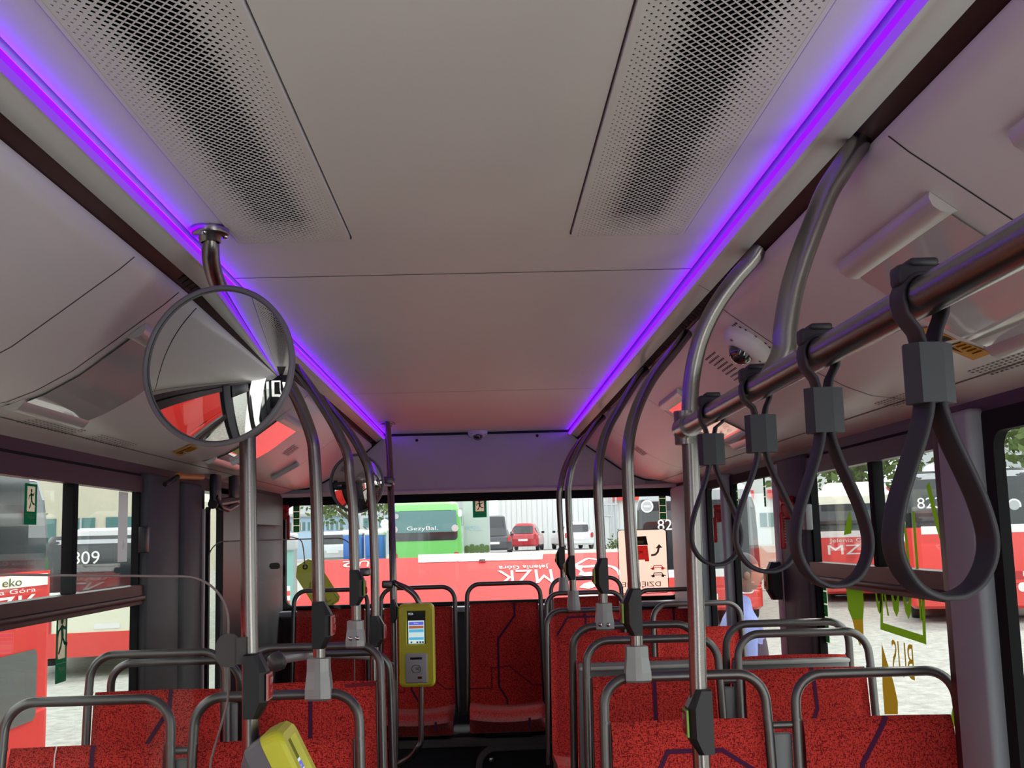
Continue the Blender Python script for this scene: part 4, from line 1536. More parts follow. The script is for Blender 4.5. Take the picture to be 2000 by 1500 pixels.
def dome_camera(ctr, nrm, r, label, down=(0, 0, -1)):
    t = thing('dome_camera', ctr, label, 'security camera', 'white dome cameras')
    X = Matrix.Translation(ctr) @ frame_from(nrm)
    m = MB()
    m.lathe([(r * 1.0, 0), (r * 1.02, r * .18), (r * .98, r * .34), (r * .80, r * .52), (r * .62, r * .62), (r * .50, r * .60)], M['camwhite'], X, n=40)
    m.build('housing', t)
    m = MB()
    m.lathe([(r * .50, r * .58), (r * .46, r * .76), (r * .32, r * .94), (r * .14, r * 1.02), (.0005, r * 1.04)], M['lens'], X, n=32)
    m.build('lens_dome', t)
    m = MB()
    for a in (20, 140, 260):
        m.lathe([(r * .07, r * .02), (r * .06, r * .04), (0, r * .04)], M['groove'], X @ Matrix.Translation((r * .80 * math.cos(R(a)), r * .80 * math.sin(R(a)), r * .5)), n=10)
    m.build('housing_screw', t)
    return t


p, n_, tt = slope_frame(1, .70)
pc = (0.691,2.853,2.232)
dome_camera(Vector(pc) - n_ * .004, n_, .066, 'white dome camera on the sloping duct above the strap rail')
dome_camera(((-0.031,6.31,2.37)[0], YR - .10, 2.382), (0, -.35, -1), .058, 'small white dome camera at the middle of the ceiling above the rear window')

# stickers and the emergency handle on the ducts
for name, pts, mt, lab in (
        ('warning_sticker', ((0.838,2.159,2.128), (0.849,2.086,2.122), (0.966,2.081,2.069), (0.967,2.167,2.069)), 'stickeryellow', 'orange and yellow warning sticker under the nearest strap clip'),
        ('warning_sticker', ((-1.056,3.847,2.067), (-0.986,3.816,2.089), (-0.994,3.955,2.086), (-1.072,4.008,2.065)), 'stickeryellow', 'small yellow warning sticker under the big round mirror')):
    m = MB()
    m.poly(pts, M[mt])
    a, b, c, d = [Vector(q) for q in pts]
    L = lambda u, v: (a.lerp(b, u)).lerp(d.lerp(c, u), v) + Vector((0, 0, -.0012))
    m.poly([L(.08, .3), L(.9, .3), L(.9, .42), L(.08, .42)], M['seam'])
    for v in (.52, .6, .68, .76, .84):
        m.poly([L(.45, v), L(.95, v), L(.95, v + .03), L(.45, v + .03)], M['decalochre'])
    m.poly([L(.1, .5), L(.38, .5), L(.24, .78)], M['seam'])
    tag(m.build(name), lab, 'sticker')
t = thing('emergency_pull', (-1.13,4.181,1.998), 'orange sleeved emergency handle on a black bracket above the dark door panel', 'emergency handle')
m = MB()
m.tube(fillet([(-1.15,4.1,1.972), (-1.14,4.143,1.985), (-1.12,4.151,2.001), (-1.12,4.192,2.005)], .02, 4), .009, M['black'])
m.build('bracket', t)
m = MB()
m.tube([(-1.12,4.158,2.004), (-1.12,4.51,2.019)], .0125, M['orange'], n=14)
m.build('sleeve', t)
# short white bars lower on the mirror-side duct
for a, b, lab in (((-1.028,5.513,2.064), (-0.894,5.456,2.127), 'short white bar on the duct over the rear door, brighter one'), ((-1.008,4.531,2.072), (-0.954,4.529,2.095), 'short pale bar on the duct just before the mirror pole')):
    m = MB()
    m.tube([a, b], .012, M['white'], n=10)
    tag(m.build('duct_bar'), lab, 'bar')

# ------------------------------------------------------------------ clear partitions
def partition(name, pts, r, y, label):
    t = thing(name, (pts[0][0], y, 0), label, 'glass partition', 'clear glass partitions')
    poly = fillet(pts, r, 10)
    m = MB()
    n = len(poly)
    vs = [(p[0], y, p[2]) for p in poly] + [(p[0], y + .006, p[2]) for p in poly]
    m.add(vs, [list(range(n)), list(range(n, 2 * n))[::-1]], M['clear'])
    m.build('clear_pane', t)
    e = MB()
    e.tube([(p[0], y + .003, p[2]) for p in poly], .0026, M['seatedge'], n=6)
    e.build('polished_edge', t)
    return t


M['seatedge'] = pmat('pane_edge', (0.30, 0.24, 0.23), 0.3)
pz = (-1.037,2.46,1.706)
pr_ = (-0.552,2.46,1.603)
partition('glass_partition', [(-1.2, 2.46, .35), (-1.2, 2.46, pz[2]), (pr_[0], 2.46, (-0.602,2.46,1.682)[2]), (pr_[0], 2.46, 1.42), ((-0.588,2.46,1.329)[0], 2.46, 1.3), ((-0.588,2.46,1.329)[0], 2.46, .35)], .10, 2.46, 'clear rounded partition in front of the nearest seats on the mirror side')
a_ = (-1.184,4.9,1.765)
b_ = (-0.567,4.9,1.761)
gp2 = partition('glass_partition', [(a_[0], 4.9, .4), (a_[0], 4.9, a_[2]), (b_[0], 4.9, a_[2]), (b_[0], 4.9, .4)], .07, 4.9, 'clear partition beside the rear door, behind the mirror pole')
m = MB()
m.plate(rrect(.045, .026, .012, 5), (-0.9,4.9,1.655), (1, 0, 0), (0, 0, 1), .02, M['black'])
m.build('glass_clip', gp2)
# door mechanism above the rear door
t = thing('door_mechanism', (-1.15, 5.2, 1.95), 'black arms and hinges of the door drive above the rear door', 'door mechanism')
m = MB()
m.tube([(-1.14,4.775,1.92), (-1.14,5.323,1.959)], .02, M['black'])
m.build('drive_shaft', t)
for q in ((-1.14,4.827,1.997), (-1.14,5.181,2.013)):
    m = MB()
    m.box((q[0] - .015, q[1] - .05, q[2] - .08), (q[0] + .015, q[1] + .05, q[2] + .05), M['black'], bev=.008)
    m.build('drive_hinge', t)
m = MB()
m.tube(fillet([(-1.13,4.786,1.952), (-1.12,4.827,1.91), (-1.12,4.971,1.902), (-1.13,5.19,1.931)], .05, 5), .012, M['black'])
m.build('drive_arm', t)

# ------------------------------------------------------------------ emergency hammers
def hammer(o, u, label, h=.13, s=1):
    """red holder with a hammer; o = top centre, u = inward normal, hung downwards"""
    t = thing('emergency_hammer', o, label, 'emergency hammer', 'red emergency hammers')
    u = Vector(u)
    a = Vector((0, 0, 1)).cross(u)
    X = Matrix.Translation(o) @ Matrix((a, u, Vector((0, 0, 1)))).transposed().to_4x4()
    m = MB()
    m.box((-.026, -.002, -.075), (.026, .022, .01), M['red'], X, bev=.008)
    m.build('holder', t)
    m = MB()
    m.box((-.024 * s - .009, .006, -.07 - h), (-.024 * s + .009, .026, -.05), M['red'], X, bev=.005)
    m.tube([X @ Vector((-.03, .03, -.015)), X @ Vector((.012, .03, -.015)), X @ Vector((.02, .03, -.035))], .010, M['red'])
    for k in range(10):
        z = -.065 - h * k / 11
        m.box((-.024 * s + .007 * s - .003, .025, z - .003), (-.024 * s + .007 * s + .003, .0275, z), M['stoppink'], X)
    m.build('hammer', t)
    return t


hammer((-1.18,6.72,1.962), (0, -1, 0), 'red emergency hammer by the rear window above the hanging clip, mirror side', .12, -1)
hammer((1.146,6.72,2.003), (0, -1, 0), 'red emergency hammer in the upper corner of the rear window beside bus number 827', .12, 1)
hammer((1.123,5.42,1.866), (0, -1, 0), 'red emergency hammer on the narrow side window, framed by the farthest strap', .10, 1)
hammer((1.098,4.1,1.86), (0, -1, 0), 'red emergency hammer on the dark pillar, framed by the second strap', .11, 1)
stop_box(1.10, 4.33, (1.1,4.101,1.486)[2], (1.1,4.069,1.629)[2], -1, 'black stop button box on the dark pillar between the side windows', w=.05)


# ------------------------------------------------------------------ stickers on the glass
def running_man(m, o, u, v, sc, mat):
    """simple exit figure, about 1 unit tall, centred at o"""
    L = lambda pts, w: m.line([(p[0] * sc, p[1] * sc) for p in pts], w * sc, o, u, v, mat, 0)
    m.plate([(.08 * sc + .09 * sc * math.cos(R(a)) - .1 * sc, .36 * sc + .09 * sc * math.sin(R(a))) for a in range(0, 360, 30)], o, u, v, 0, mat)
    L([(-.03, .26), (.02, -.04)], .17)
    L([(-.02, .22), (.2, .16), (.28, .28)], .07)
    L([(-.04, .22), (-.24, .12), (-.3, -.02)], .07)
    L([(.02, -.04), (.16, -.2), (.36, -.24)], .09)
    L([(.0, -.04), (-.08, -.26), (-.22, -.44)], .09)


def exit_sign(name, o, u, v, w, h, label, word='Wyjście'):
    m = MB()
    for x0, x1, y0, y1 in ((-.5, -.31, -.5, .5), (.31, .5, -.5, .5), (-.31, .31, .44, .5), (-.31, .31, -.5, -.18)):
        m.plate([(x0 * w, y0 * h), (x1 * w, y0 * h), (x1 * w, y1 * h), (x0 * w, y1 * h)], o, u, v, 0, M['signgreen'])
    uu, vv = Vector(u), Vector(v)
    nn = uu.cross(vv)
    o2 = Vector(o) + nn * .001 + vv * h * .13
    m.plate(rrect(w * .62, h * .62, .002, 2), o2, u, v, 0, M['signcream'])
    running_man(m, o2 + nn * .0007, u, v, h * .55, M['signgreen'])
    m.text(word, Vector(o) + nn * .001 - vv * h * .32, u, v, w * .55, h * .10, M['signcream'])
    m.plate([(-w * .42, -h * .245), (w * .42, -h * .245), (w * .42, -h * .235), (-w * .42, -h * .235)], Vector(o) + nn * .001, u, v, 0, M['signcream'])
    return tag(m.build(name), label, 'sticker')


def pictos(name, o, u, v, w, h, label, n=4):
    m = MB()
    uu, vv = Vector(u), Vector(v)
    nn = uu.cross(vv)
    m.plate([(-w / 2, -h / 2), (w / 2, -h / 2), (w / 2, h / 2), (-w / 2, h / 2)], o, u, v, 0, M['signcream'])
    for k in range(n):
        c = Vector(o) + vv * (h / 2 - h / n * (k + .5)) + nn * .0008
        m.plate([(-w * .42, -h / n * .44), (w * .42, -h / n * .44), (w * .42, h / n * .44), (-w * .42, h / n * .44)], c, u, v, 0, M['signgreen'])
        c += nn * .0006
        q = h / n * .3
        m.line([(-w * .25, q * .2), (w * .02, q * .6), (w * .22, q * .1)], w * .08, c, u, v, M['signcream'], 0)
        m.plate([(-w * .25, -q * .8), (w * .2, -q * .8), (w * .1, -q * .3), (-w * .2, -q * .3)], c, u, v, 0, M['signcream'])
    return tag(m.build(name), label, 'sticker')


UX, UZ = (1, 0, 0), (0, 0, 1)
M['tgrey'] = translucent('paper_grey', (0.42, 0.43, 0.44))
YG = 6.808
exit_sign('exit_sticker', (-0.03,6.808,1.928), UX, UZ, .083, .115, 'green running man exit sticker at the top of the rear window beside the green bus')
pictos('instruction_sticker', (-1.126,6.808,1.893), UX, UZ, .042, .165, 'green four-picture instruction strip on the rear window beside the mirror-side hammer')
pictos('instruction_sticker', (1.073,6.808,1.913), UX, UZ, .045, .17, 'green four-picture instruction strip on the rear window above bus number 827')
UL, UR_ = (0, 1, 0), (0, -1, 0)
exit_sign('exit_sticker', (-1.226,3.341,1.477), UL, UZ, .085, .21, 'green running man exit sticker low on the sliding window, mirror side')
exit_sign('exit_sticker', (-1.226,3.09,1.873), UL, UZ, .085, .11, 'dark exit sticker high on the sliding window near the picture edge')
pictos('instruction_sticker', (1.166,4.678,1.929), UR_, UZ, .035, .17, 'pale green picture strip high on the side window behind the second strap')
pictos('instruction_sticker', (1.166,5.192,1.87), UR_, UZ, .03, .28, 'long narrow green strip at the dark edge of the side window with the man outside', 7)
m = MB()
m.plate(rrect(.10, .235, .004, 2), (-1.226,3.875,1.82), UL, UZ, 0, M['tgrey'])
m.text('i', Vector((-1.226,3.875,1.82)) + Vector((.001, 0, -.06)), UL, UZ, .01, .03, M['white'])
tag(m.build('paper_sticker'), 'tall grey paper sticker on the sliding window next to its black latch', 'sticker')
pictos('instruction_sticker', (1.166,3.929,1.469), UR_, UZ, .07, .22, 'green and white instruction panel low at the corner of the lettered window', 5)

M['tred'] = translucent('print_red', (0.5, 0.03, 0.03))
M['tblack'] = translucent('print_black', (0.015, 0.015, 0.015), 0.3)
# beige courtesy sticker, printed to be read from outside
t0 = (0.941,6.812,1.584)
w_, h_ = .295, .378
m = MB()
UXm = (-1, 0, 0)
m.line(rrect(w_, h_, .02, 5), .004, t0, UX, UZ, M['tblack'], 0, closed=True)
o = Vector(t0) - Vector((0, .002, 0))
m.plate(rrect(w_ - .008, h_ - .008, .018, 5), o, UX, UZ, 0, M['beige'])
o = o - Vector((0, .002, 0))


def P_(px, py):
    """sticker-local coordinates from its own layout grid of 93 x 122 units"""
    return ((px - 46.5) / 93 * w_, (61 - py) / 122 * h_)


T_ = lambda pts, q, mat: m.plate([P_(*p) for p in pts], q, UX, UZ, 0, M[mat])
o2 = o - Vector((0, .001, 0))
T_([(20, 31), (56, 31), (58, 58), (18, 58)], o, 'tred')
T_([(20, 14), (54, 13), (57, 30), (20, 30)], o, 'tblack')
T_([(26, 16), (48, 15.5), (48, 19), (26, 19)], o2, 'decalochre')
T_([(26, 21.5), (50, 21.5), (48, 27), (26, 27)], o2, 'signcream')
m.text('MZK', o2 + Vector((P_(38, 44)[0], 0, P_(38, 44)[1])), UXm, UZ, .05, .018, M['signcream'])
for a, b in ((53, 41), (53, 47)):
    T_([(a, b), (a + 2.5, b), (a + 2.5, b + 3), (a, b + 3)], o2, 'signcream')
T_([(50, 58), (58, 58), (58, 61.5), (50, 61.5)], o, 'tred')
arc = [P_(62, 50), P_(70, 49), (P_(75, 44)), P_(77, 36)]
m.line(arc, .012, o, UX, UZ, M['tblack'], 0)
m.line(arc, .008, o2, UX, UZ, M['beige'], 0)
T_([(71, 37), (78, 29), (84, 36)], o, 'tblack')
T_([(73, 36), (78, 31), (81.5, 35.5)], o2, 'beige')
for base, mt in ((74, 'tred'), (88, 'tblack')):
    m.line([P_(60, base + 2), P_(65, base), P_(66.5, base - 4), P_(81, base - 4), P_(83, base), P_(88, base + 2)], .005, o, UX, UZ, M[mt], 0)
    m.line([P_(65, base), P_(83, base)], .004, o, UX, UZ, M[mt], 0)
    for xx in (64, 82):
        T_([(xx - 2, base + .5), (xx + 3, base + .5), (xx + 3, base + 4), (xx - 2, base + 4)], o2, mt)
m.text('DZIĘKUJĘ', o + Vector((P_(41, 106)[0], 0, P_(41, 106)[1])), UXm, UZ, .235, .038, M['tblack'])
tag(m.build('courtesy_sticker'), 'beige rear-window sticker with a red bus, an arrow and mirrored thank-you lettering', 'sticker')

# olive tag sticker with cord
t0 = Vector((-1.007,6.8,1.501))
ang = R(-58)
u = Vector((math.cos(ang), 0, math.sin(ang)))
v = Vector((-math.sin(ang), 0, math.cos(ang)))
t = thing('tag_sticker', t0, 'olive green tag-shaped sticker tilted on the rear window behind the corner seat', 'sticker')
m = MB()
L_, W_ = .155, .078
m.plate([(-L_ + .05, -W_), (L_ - .02, -W_), (L_, -W_ + .02), (L_, W_ - .02), (L_ - .02, W_), (-L_ + .05, W_), (-L_, W_ - .04), (-L_, -W_ + .04)], t0, u, v, 0, M['olive'])
nrm = u.cross(v)
m.line([(-.03, -.02), (.0, -.05), (.03, -.02), (.01, .0)], .010, t0 + nrm * .001, u, v, M['olivelight'], 0)
m.line([(.055, -.06), (.145, -.06), (.145, .06), (.055, .06)], .004, t0 + nrm * .001, u, v, M['olivelight'], 0, closed=True)
m.text('T', t0 + nrm * .0012 + u * .1, v * -1, u, .05, .05, M['olivelight'])
m.lathe([(.016, 0), (.012, .002), (.008, .0)], M['seam'], Matrix.Translation(t0 - u * (L_ - .03) + nrm * .001) @ Matrix.Rotation(R(90), 4, 'X'), n=20)
m.build('tag_plate', t)
m = MB()
m.tube(smooth_path([t0 - u * (L_ - .03), (-1.091,6.8,1.75), (-1.137,6.8,1.781), (-1.182,6.8,1.788)], 5), .004, M['trimpink'])
m.build('cord', t)

# large green transfer on the sliding window, printed to be read from outside
XD = 1.1675


def decal(pts, w, mat, m):
    q = [Vector(p) for p in pts]
    m.line([(p.y, p.z) for p in q], w, (XD, 0, 0), (0, 1, 0), (0, 0, 1), M[mat], 0)


t = thing('window_transfer', (1.167,3.396,1.416), 'green and ochre battery and plug transfer with mirrored lettering on the side window', 'window lettering')
m = MB()
decal([(1.167,3.603,1.589), (1.167,3.396,1.416)][:0] + [(1.167,3.353,1.583), (1.167,3.378,1.458), (1.167,3.051,1.447), (1.167,3.038,1.582), (1.167,3.315,1.599)], .022, 'leafgreen', m)
m.build('battery_outline', t)
m = MB()
m.text('100%', (1.167,3.231,1.643), (0, 1, 0), (0, 0, 1), .36, .30, M['leafgreen'], t=-.001)
m.build('lettering', t)
m = MB()
m.text('BUS', (1.167,3.221,1.378), (0, 1, 0), (0, 0, 1), .165, .098, M['decalochre'], t=-.001)
m.build('lettering', t)
m = MB()
decal([(1.167,2.948,1.858), (1.167,2.907,1.757), (1.167,2.863,1.679), (1.167,2.836,1.591), (1.167,2.835,1.503), (1.167,2.846,1.415), (1.167,2.881,1.298), (1.167,2.931,1.215)], .026, 'leafgreen', m)
m.build('cable_line', t)
m = MB()
m.poly([(1.167,3.302,1.958), (1.167,3.248,1.966), (1.167,3.08,1.962), (1.167,3.045,1.947), (1.167,3.04,1.918), (1.167,3.104,1.941), (1.167,3.169,1.951), (1.167,3.237,1.941), (1.167,3.278,1.944)], M['leafgreen'])
m.build('leaf', t)
m = MB()
m.poly([(1.167,3.678,1.726), (1.167,3.603,1.807), (1.167,3.586,1.766), (1.167,3.599,1.731)], M['leafgreen'])
m.build('leaf', t)
m = MB()
m.poly([(1.167,3.687,1.556), (1.167,3.528,1.576), (1.167,3.522,1.514), (1.167,3.541,1.466), (1.167,3.646,1.458), (1.167,3.681,1.488)], M['leafgreen'])
m.build('leaf', t)
m = MB()
m.poly([(1.167,3.646,1.458), (1.167,3.541,1.466), (1.167,3.546,1.418), (1.167,3.588,1.38), (1.167,3.621,1.412)], M['decalochre'])
m.build('leaf', t)
m = MB()
m.poly([(1.167,3.388,1.409), (1.167,3.355,1.361), (1.167,3.312,1.308), (1.167,3.286,1.254), (1.167,3.293,1.217), (1.167,3.405,1.2), (1.167,3.406,1.281)], M['decalochre'])
m.build('leaf', t)


# ------------------------------------------------------------------ outside: ground
def gz(x, y):
    """the yard slopes: low on the mirror side, rising behind the bus"""
    pts = ((0, 0, -.35, 3), (-4, 10, -.42, 3), (-9.5, 27, -.95, 8), (3.8, 22, -.15, 6), (9.3, 22, -.2, 6), (-2, 38, .25, 8), (2, 62, 1.0, 10), (-8, 50, .75, 8), (20, 40, .1, 10), (-25, 40, -.6, 10), (0, -20, -.35, 8), (12, 5, -.3, 6), (-12, 3, -.5, 6), (1.9, 8, -.2, 3))
    sw = s = 0
    for px, py, z, rr in pts:
        w = 1 / (((x - px) ** 2 + (y - py) ** 2) / rr ** 2 + .02) ** 1.6
        sw += w
        s += w * z
    return s / sw


m = MB()
nx, ny = 60, 70
gx = lambda i: -60 + 120 * i / nx
gy = lambda j: -25 + 130 * j / ny
m.add([(gx(i), gy(j), gz(gx(i), gy(j))) for j in range(ny + 1) for i in range(nx + 1)], [[j * (nx + 1) + i, j * (nx + 1) + i + 1, (j + 1) * (nx + 1) + i + 1, (j + 1) * (nx + 1) + i] for j in range(ny) for i in range(nx)], M['gravel'], True)
m.build('ground', kind='structure')

# own engine flap, raised behind the rear window
t = thing('engine_flap', (0, 7.05, 1.30), 'raised red engine flap behind the rear window, its white lettering upside down', 'engine flap')
m = MB()
fa, fb, fc, fd = Vector((-1.25, 6.84, 1.224)), Vector((1.20, 6.84, 1.224)), Vector((1.14, 7.95, 1.625)), Vector((-1.13, 7.95, 1.625))
fn = Vector((0, -.325, .90)).normalized()
th = fn * -.03
m.add([fa, fb, fc, fd, fa + th, fb + th, fc + th, fd + th], [[0, 1, 2, 3], [7, 6, 5, 4], [0, 4, 5, 1], [1, 5, 6, 2], [2, 6, 7, 3], [3, 7, 4, 0]], M['flapred'])
m.build('flap_panel', t)
fu, fv = Vector((-1, 0, 0)), Vector((0, -.90, -.325)).normalized()   # reading direction when closed
m = MB()
lab = lambda s, c, w, h: m.text(s, Vector(c) + fn * .003, fu, fv, w, h, M['white'])
lab('MZK', (0.258,7.56,1.484), .365, .235)
lab('Jelenia Góra', (0.255,7.725,1.544), .34, .09)
lab('U', (-0.838,7.858,1.592), .07, .11)
lab('2', (-0.943,7.856,1.591), .09, .11)
m.build('lettering', t)
m = MB()
m.poly([Vector(p) + fn * .003 for p in ((-0.465,7.853,1.59), (0.388,7.85,1.589), (0.404,7.989,1.639), (-0.473,7.997,1.642))], M['white'])
m.poly([Vector((-0.195,7.921,1.614)) + fn * .006 + Vector((.035 * math.cos(R(a)), .07 * math.sin(R(a)) * .94, .07 * math.sin(R(a)) * .34)) for a in range(0, 360, 20)], M['trimpink'])
for k in range(7):
    c = Vector((-0.032,7.936,1.62)).lerp(Vector((0.218,7.937,1.62)), k / 6) + fn * .005
    m.text('···', c, fu, fv, .035, .012, M['leafgreen'])
m.text('eko', Vector((0.29,7.941,1.622)) + fn * .005, fu, fv, .06, .03, M['leafgreen'])
m.build('white_strip', t)
eo = lambda L: [Vector(p) + fn * .003 for p in L]


def estroke(L, w):
    L = eo(L)
    for p, q in zip(L, L[1:]):
        s_ = (q - p).normalized().cross(fn) * w / 2
        m.poly([p + s_, p - s_, q - s_, q + s_], M['white'])


m = MB()
estroke([(0.599,7.726,1.544), (0.702,7.845,1.587), (0.769,7.813,1.576)], .022)
estroke([(0.595,7.718,1.541), (0.659,7.695,1.533), (0.737,7.707,1.537)], .04)
m.poly(eo([(0.602,7.682,1.528), (0.653,7.705,1.536), (0.64,7.644,1.515), (0.656,7.6,1.498), (0.719,7.612,1.503), (0.735,7.568,1.487), (0.677,7.538,1.476), (0.611,7.56,1.484), (0.632,7.627,1.508)]), M['white'])
estroke([(0.82,7.71,1.538), (0.861,7.672,1.525), (0.884,7.609,1.502), (0.889,7.523,1.471), (0.866,7.328,1.4), (0.844,7.188,1.35)], .028)
m.poly(eo([(0.599,7.363,1.413), (0.631,7.417,1.433), (0.674,7.447,1.443), (0.713,7.428,1.436), (0.72,7.378,1.419), (0.656,7.334,1.403)]), M['white'])
estroke([(0.569,7.246,1.371), (0.83,7.251,1.373)], .05)
m.build('emblem', t)
m = MB()
m.box(((-0.029,7.826,1.58)[0] - .02, (-0.029,7.826,1.58)[1], (-0.029,7.826,1.58)[2]), ((-0.029,7.826,1.58)[0] + .03, (-0.029,7.826,1.58)[1] + .05, (-0.029,7.826,1.58)[2] + .03), M['chrome'], bev=.008)
m.build('flap_latch', t)


# ------------------------------------------------------------------ outside: vehicles
def plan(w, l, r, n=5):
    return rrect(w, l, r, n)


def loft(m, X, w, l, r, levels, mat, smooth=True):
    """levels = [(z, inset)]; a rounded-rectangle body"""
    vs, fs = [], []
    for z, ins in levels:
        vs += [X @ Vector((p[0], p[1], z)) for p in plan(w - 2 * ins, l - 2 * ins, max(.02, r - ins * .3))]
    n = len(plan(w, l, r))
    for i in range(len(levels) - 1):
        for q in range(n):
            fs.append([i * n + q, i * n + (q + 1) % n, (i + 1) * n + (q + 1) % n, (i + 1) * n + q])
    fs.append(list(range(n))[::-1])
    fs.append([(len(levels) - 1) * n + q for q in range(n)])
    m.add(vs, fs, mat, False)


def bus(x, y, zg, yaw, label, low='redbright', mid='busglass', roof='busgrey', number=None, w=2.55, l=9.0, H=3.0, belt=1.28, brand=None, rear=False, plate=True, stripe=True, roofbox=True, front_extra=None, rh=.45):
    """local: front or rear face at y = 0 looking towards -Y, body runs to +l"""
    t = thing('bus', (x, y, zg), label, 'bus', 'parked buses')
    X = Matrix.Translation((x, y, zg)) @ Matrix.Rotation(R(yaw), 4, 'Z') @ Matrix.Translation((0, l / 2, 0))
    F = X @ Matrix.Translation((0, -l / 2, 0))
    m = MB()
    loft(m, X, w, l, .28, [(.30, .06), (.36, .0), (.72, 0), (.74, .012), (.78, .012), (.80, 0), (belt, 0)], M[low])
    m.build('lower_body', t)
    m = MB()
    loft(m, X, w, l, .30, [(belt - .01, .01), (belt + .3, .015), (H - rh - .17, .05), (H - rh + .03, .10), (H - rh + .17, .2)], M[mid])
    m.build('glazing', t)
    m = MB()
    loft(m, X, w, l, .35, [(H - rh, .085), (H - rh * .55, .13), (H - .10, .30), (H - .04, .5)], M[roof])
    if roofbox:
        loft(m, X @ Matrix.Translation((0, .4, 0)), w * .62, l * .7, .2, [(H - .08, 0), (H + .10, .02), (H + .16, .15)], M['white'])
    m.build('roof', t)
    for sx in (-1, 1):
        for yy in (1.6, l - 2.2):
            q = MB()
            q.lathe([(.0, -.13), (.30, -.13), (.47, -.11), (.48, -.02), (.48, .10), (.44, .13), (.28, .13), (.26, .09), (0, .10)], M['tyre'], F @ Matrix.Translation((sx * (w / 2 - .14), yy, .48)) @ Matrix.Rotation(R(90 * sx), 4, 'Y'), n=28)
            q.lathe([(.0, .115), (.24, .12), (.25, .10)], M['busgrey'], F @ Matrix.Translation((sx * (w / 2 - .14), yy, .48)) @ Matrix.Rotation(R(90 * sx), 4, 'Y'), n=20)
            q.build('wheel', t)
    ux, uz = F.to_3x3() @ Vector((1, 0, 0)), Vector((0, 0, 1))
    fp = lambda a, b, c=0.0: F @ Vector((a, -c, b))
    m = MB()
    # big end window and display strip
    m.plate(rrect(w - .34, H - belt - .95, .12, 5), fp(0, belt + (H - belt - .95) / 2 + .08, .002), ux, uz, .006, M['busglass'])
    m.plate(rrect(w - .7, .28, .03, 3), fp(0, H - .60, -.055), ux, uz, .006, M['screenblack'])
    m.build('end_window', t)
    m = MB()
    for sx in (-1, 1):
        if rear:
            m.plate(rrect(.16, .40, .05, 4), fp(sx * (w / 2 - .22), .98, .004), ux, uz, .012, M['stopred'])
        else:
            m.plate(rrect(.34, .18, .07, 4), fp(sx * (w / 2 - .36), .72, .004), ux, uz, .012, M['white'])
    m.build('lamps', t)
    if plate:
        m = MB()
        m.plate(rrect(.52, .115, .01, 2), fp(.1, .58 if not rear else .92, .006), ux, uz, .006, M['white'])
        m.build('number_plate', t)
    if stripe:
        m = MB()
        m.plate([(-w / 2 + .3, -.08), (w / 2 - .3, -.08), (w / 2 - .3, .08), (-w / 2 + .3, .08)], fp(0, belt - .06, .003), ux, uz, .004, M['white'])
        m.build('white_strip', t)
    if number:
        m = MB()
        m.text(number[0], fp(number[1], number[2], number[4] if len(number) > 4 else -.03), ux, uz, number[3] * 2.1, number[3], M['white'], t=.03)
        m.build('fleet_number', t)
    if front_extra:
        front_extra(t, fp, ux, uz)
    return t, F


def e827(t, fp, ux, uz):
    m = MB()
    ring = [(.13 * math.cos(R(a)), .13 * math.sin(R(a))) for a in range(0, 360, 15)]
    m.plate(ring, fp(-1.0, 2.45, .0), ux, uz, .004, M['white'])
    m.plate([(p[0] * .75, p[1] * .75) for p in ring], fp(-1.0, 2.45, .006), ux, uz, .004, M['busgrey'])
    m.plate([(-.07, -.02), (.07, -.02), (.07, .02), (-.07, .02)], fp(-1.0, 2.45, .012), ux, uz, .003, M['white'])
    m.build('round_badge', t)


def e823(t, fp, ux, uz):
    m = MB()
    ring = [(.13 * math.cos(R(a)), .13 * math.sin(R(a))) for a in range(0, 360, 15)]
    m.plate(ring, fp(.80, 2.32, .0), ux, uz, .004, M['white'])
    m.plate([(p[0] * .75, p[1] * .75) for p in ring], fp(.80, 2.32, .006), ux, uz, .004, M['busgrey'])
    m.build('round_badge', t)
    m = MB()
    m.plate([(-.3, -.08), (.3, -.08), (.3, .08), (-.3, .08)], fp(.9, .95, .004), ux, uz, .004, M['stopred'])
    m.text('EKO', fp(1.0, .98, .012), ux, uz, .3, .1, M['white'])
    m.build('side_panel', t)


bus(4.36, 23.3, -.15, -9, 'black-faced red bus numbered 827 seen through the corner of the rear window', number=('827', -.57, 2.06, .22, .05), belt=1.12, H=3.0, front_extra=e827)
bus(9.75, 22.5, -.22, -20, 'red bus numbered 823 filling the lettered side window', number=('823', -.78, 2.42, .22), belt=1.93, H=3.15, rh=.25, front_extra=e823)
def e_side(t, fp, ux, uz):
    m = MB()
    m.text('Jelenia Góra', fp(-.1, 1.62, .01), ux, uz, 1.1, .13, M['white'])
    m.text('MZK', fp(-.1, 1.40, .01), ux, uz, 1.2, .24, M['white'])
    m.build('lettering', t)


bus(9.35, 28.5, -.2, -16, 'red bus with a pale domed roof and dark windows beside bus 823', low='redbright', mid='busglass', roof='cream', stripe=True, plate=False, w=2.3, belt=1.85, front_extra=e_side)


def e809(t, fp, ux, uz):
    m = MB()
    m.plate(rrect(2.2, .5, .05, 3), fp(0, .55, .004), ux, uz, .02, M['redbright'])
    m.build('red_bumper', t)
    m = MB()
    m.plate(rrect(.62, .3, .02, 3), fp(-.75, 1.50, .01), ux, uz, .01, M['white'])  # white and red plates imitate a sticker mirrored in the window glass
    m.plate(rrect(.24, .2, .02, 3), fp(-.7, 1.54, .022), ux, uz, .006, M['redbright'])
    m.build('sticker_reflection', t)
    m = MB()
    m.text('magnus', fp(.62, 1.42, .012), ux, uz, .5, .12, M['white'])
    m.build('rear_script', t)


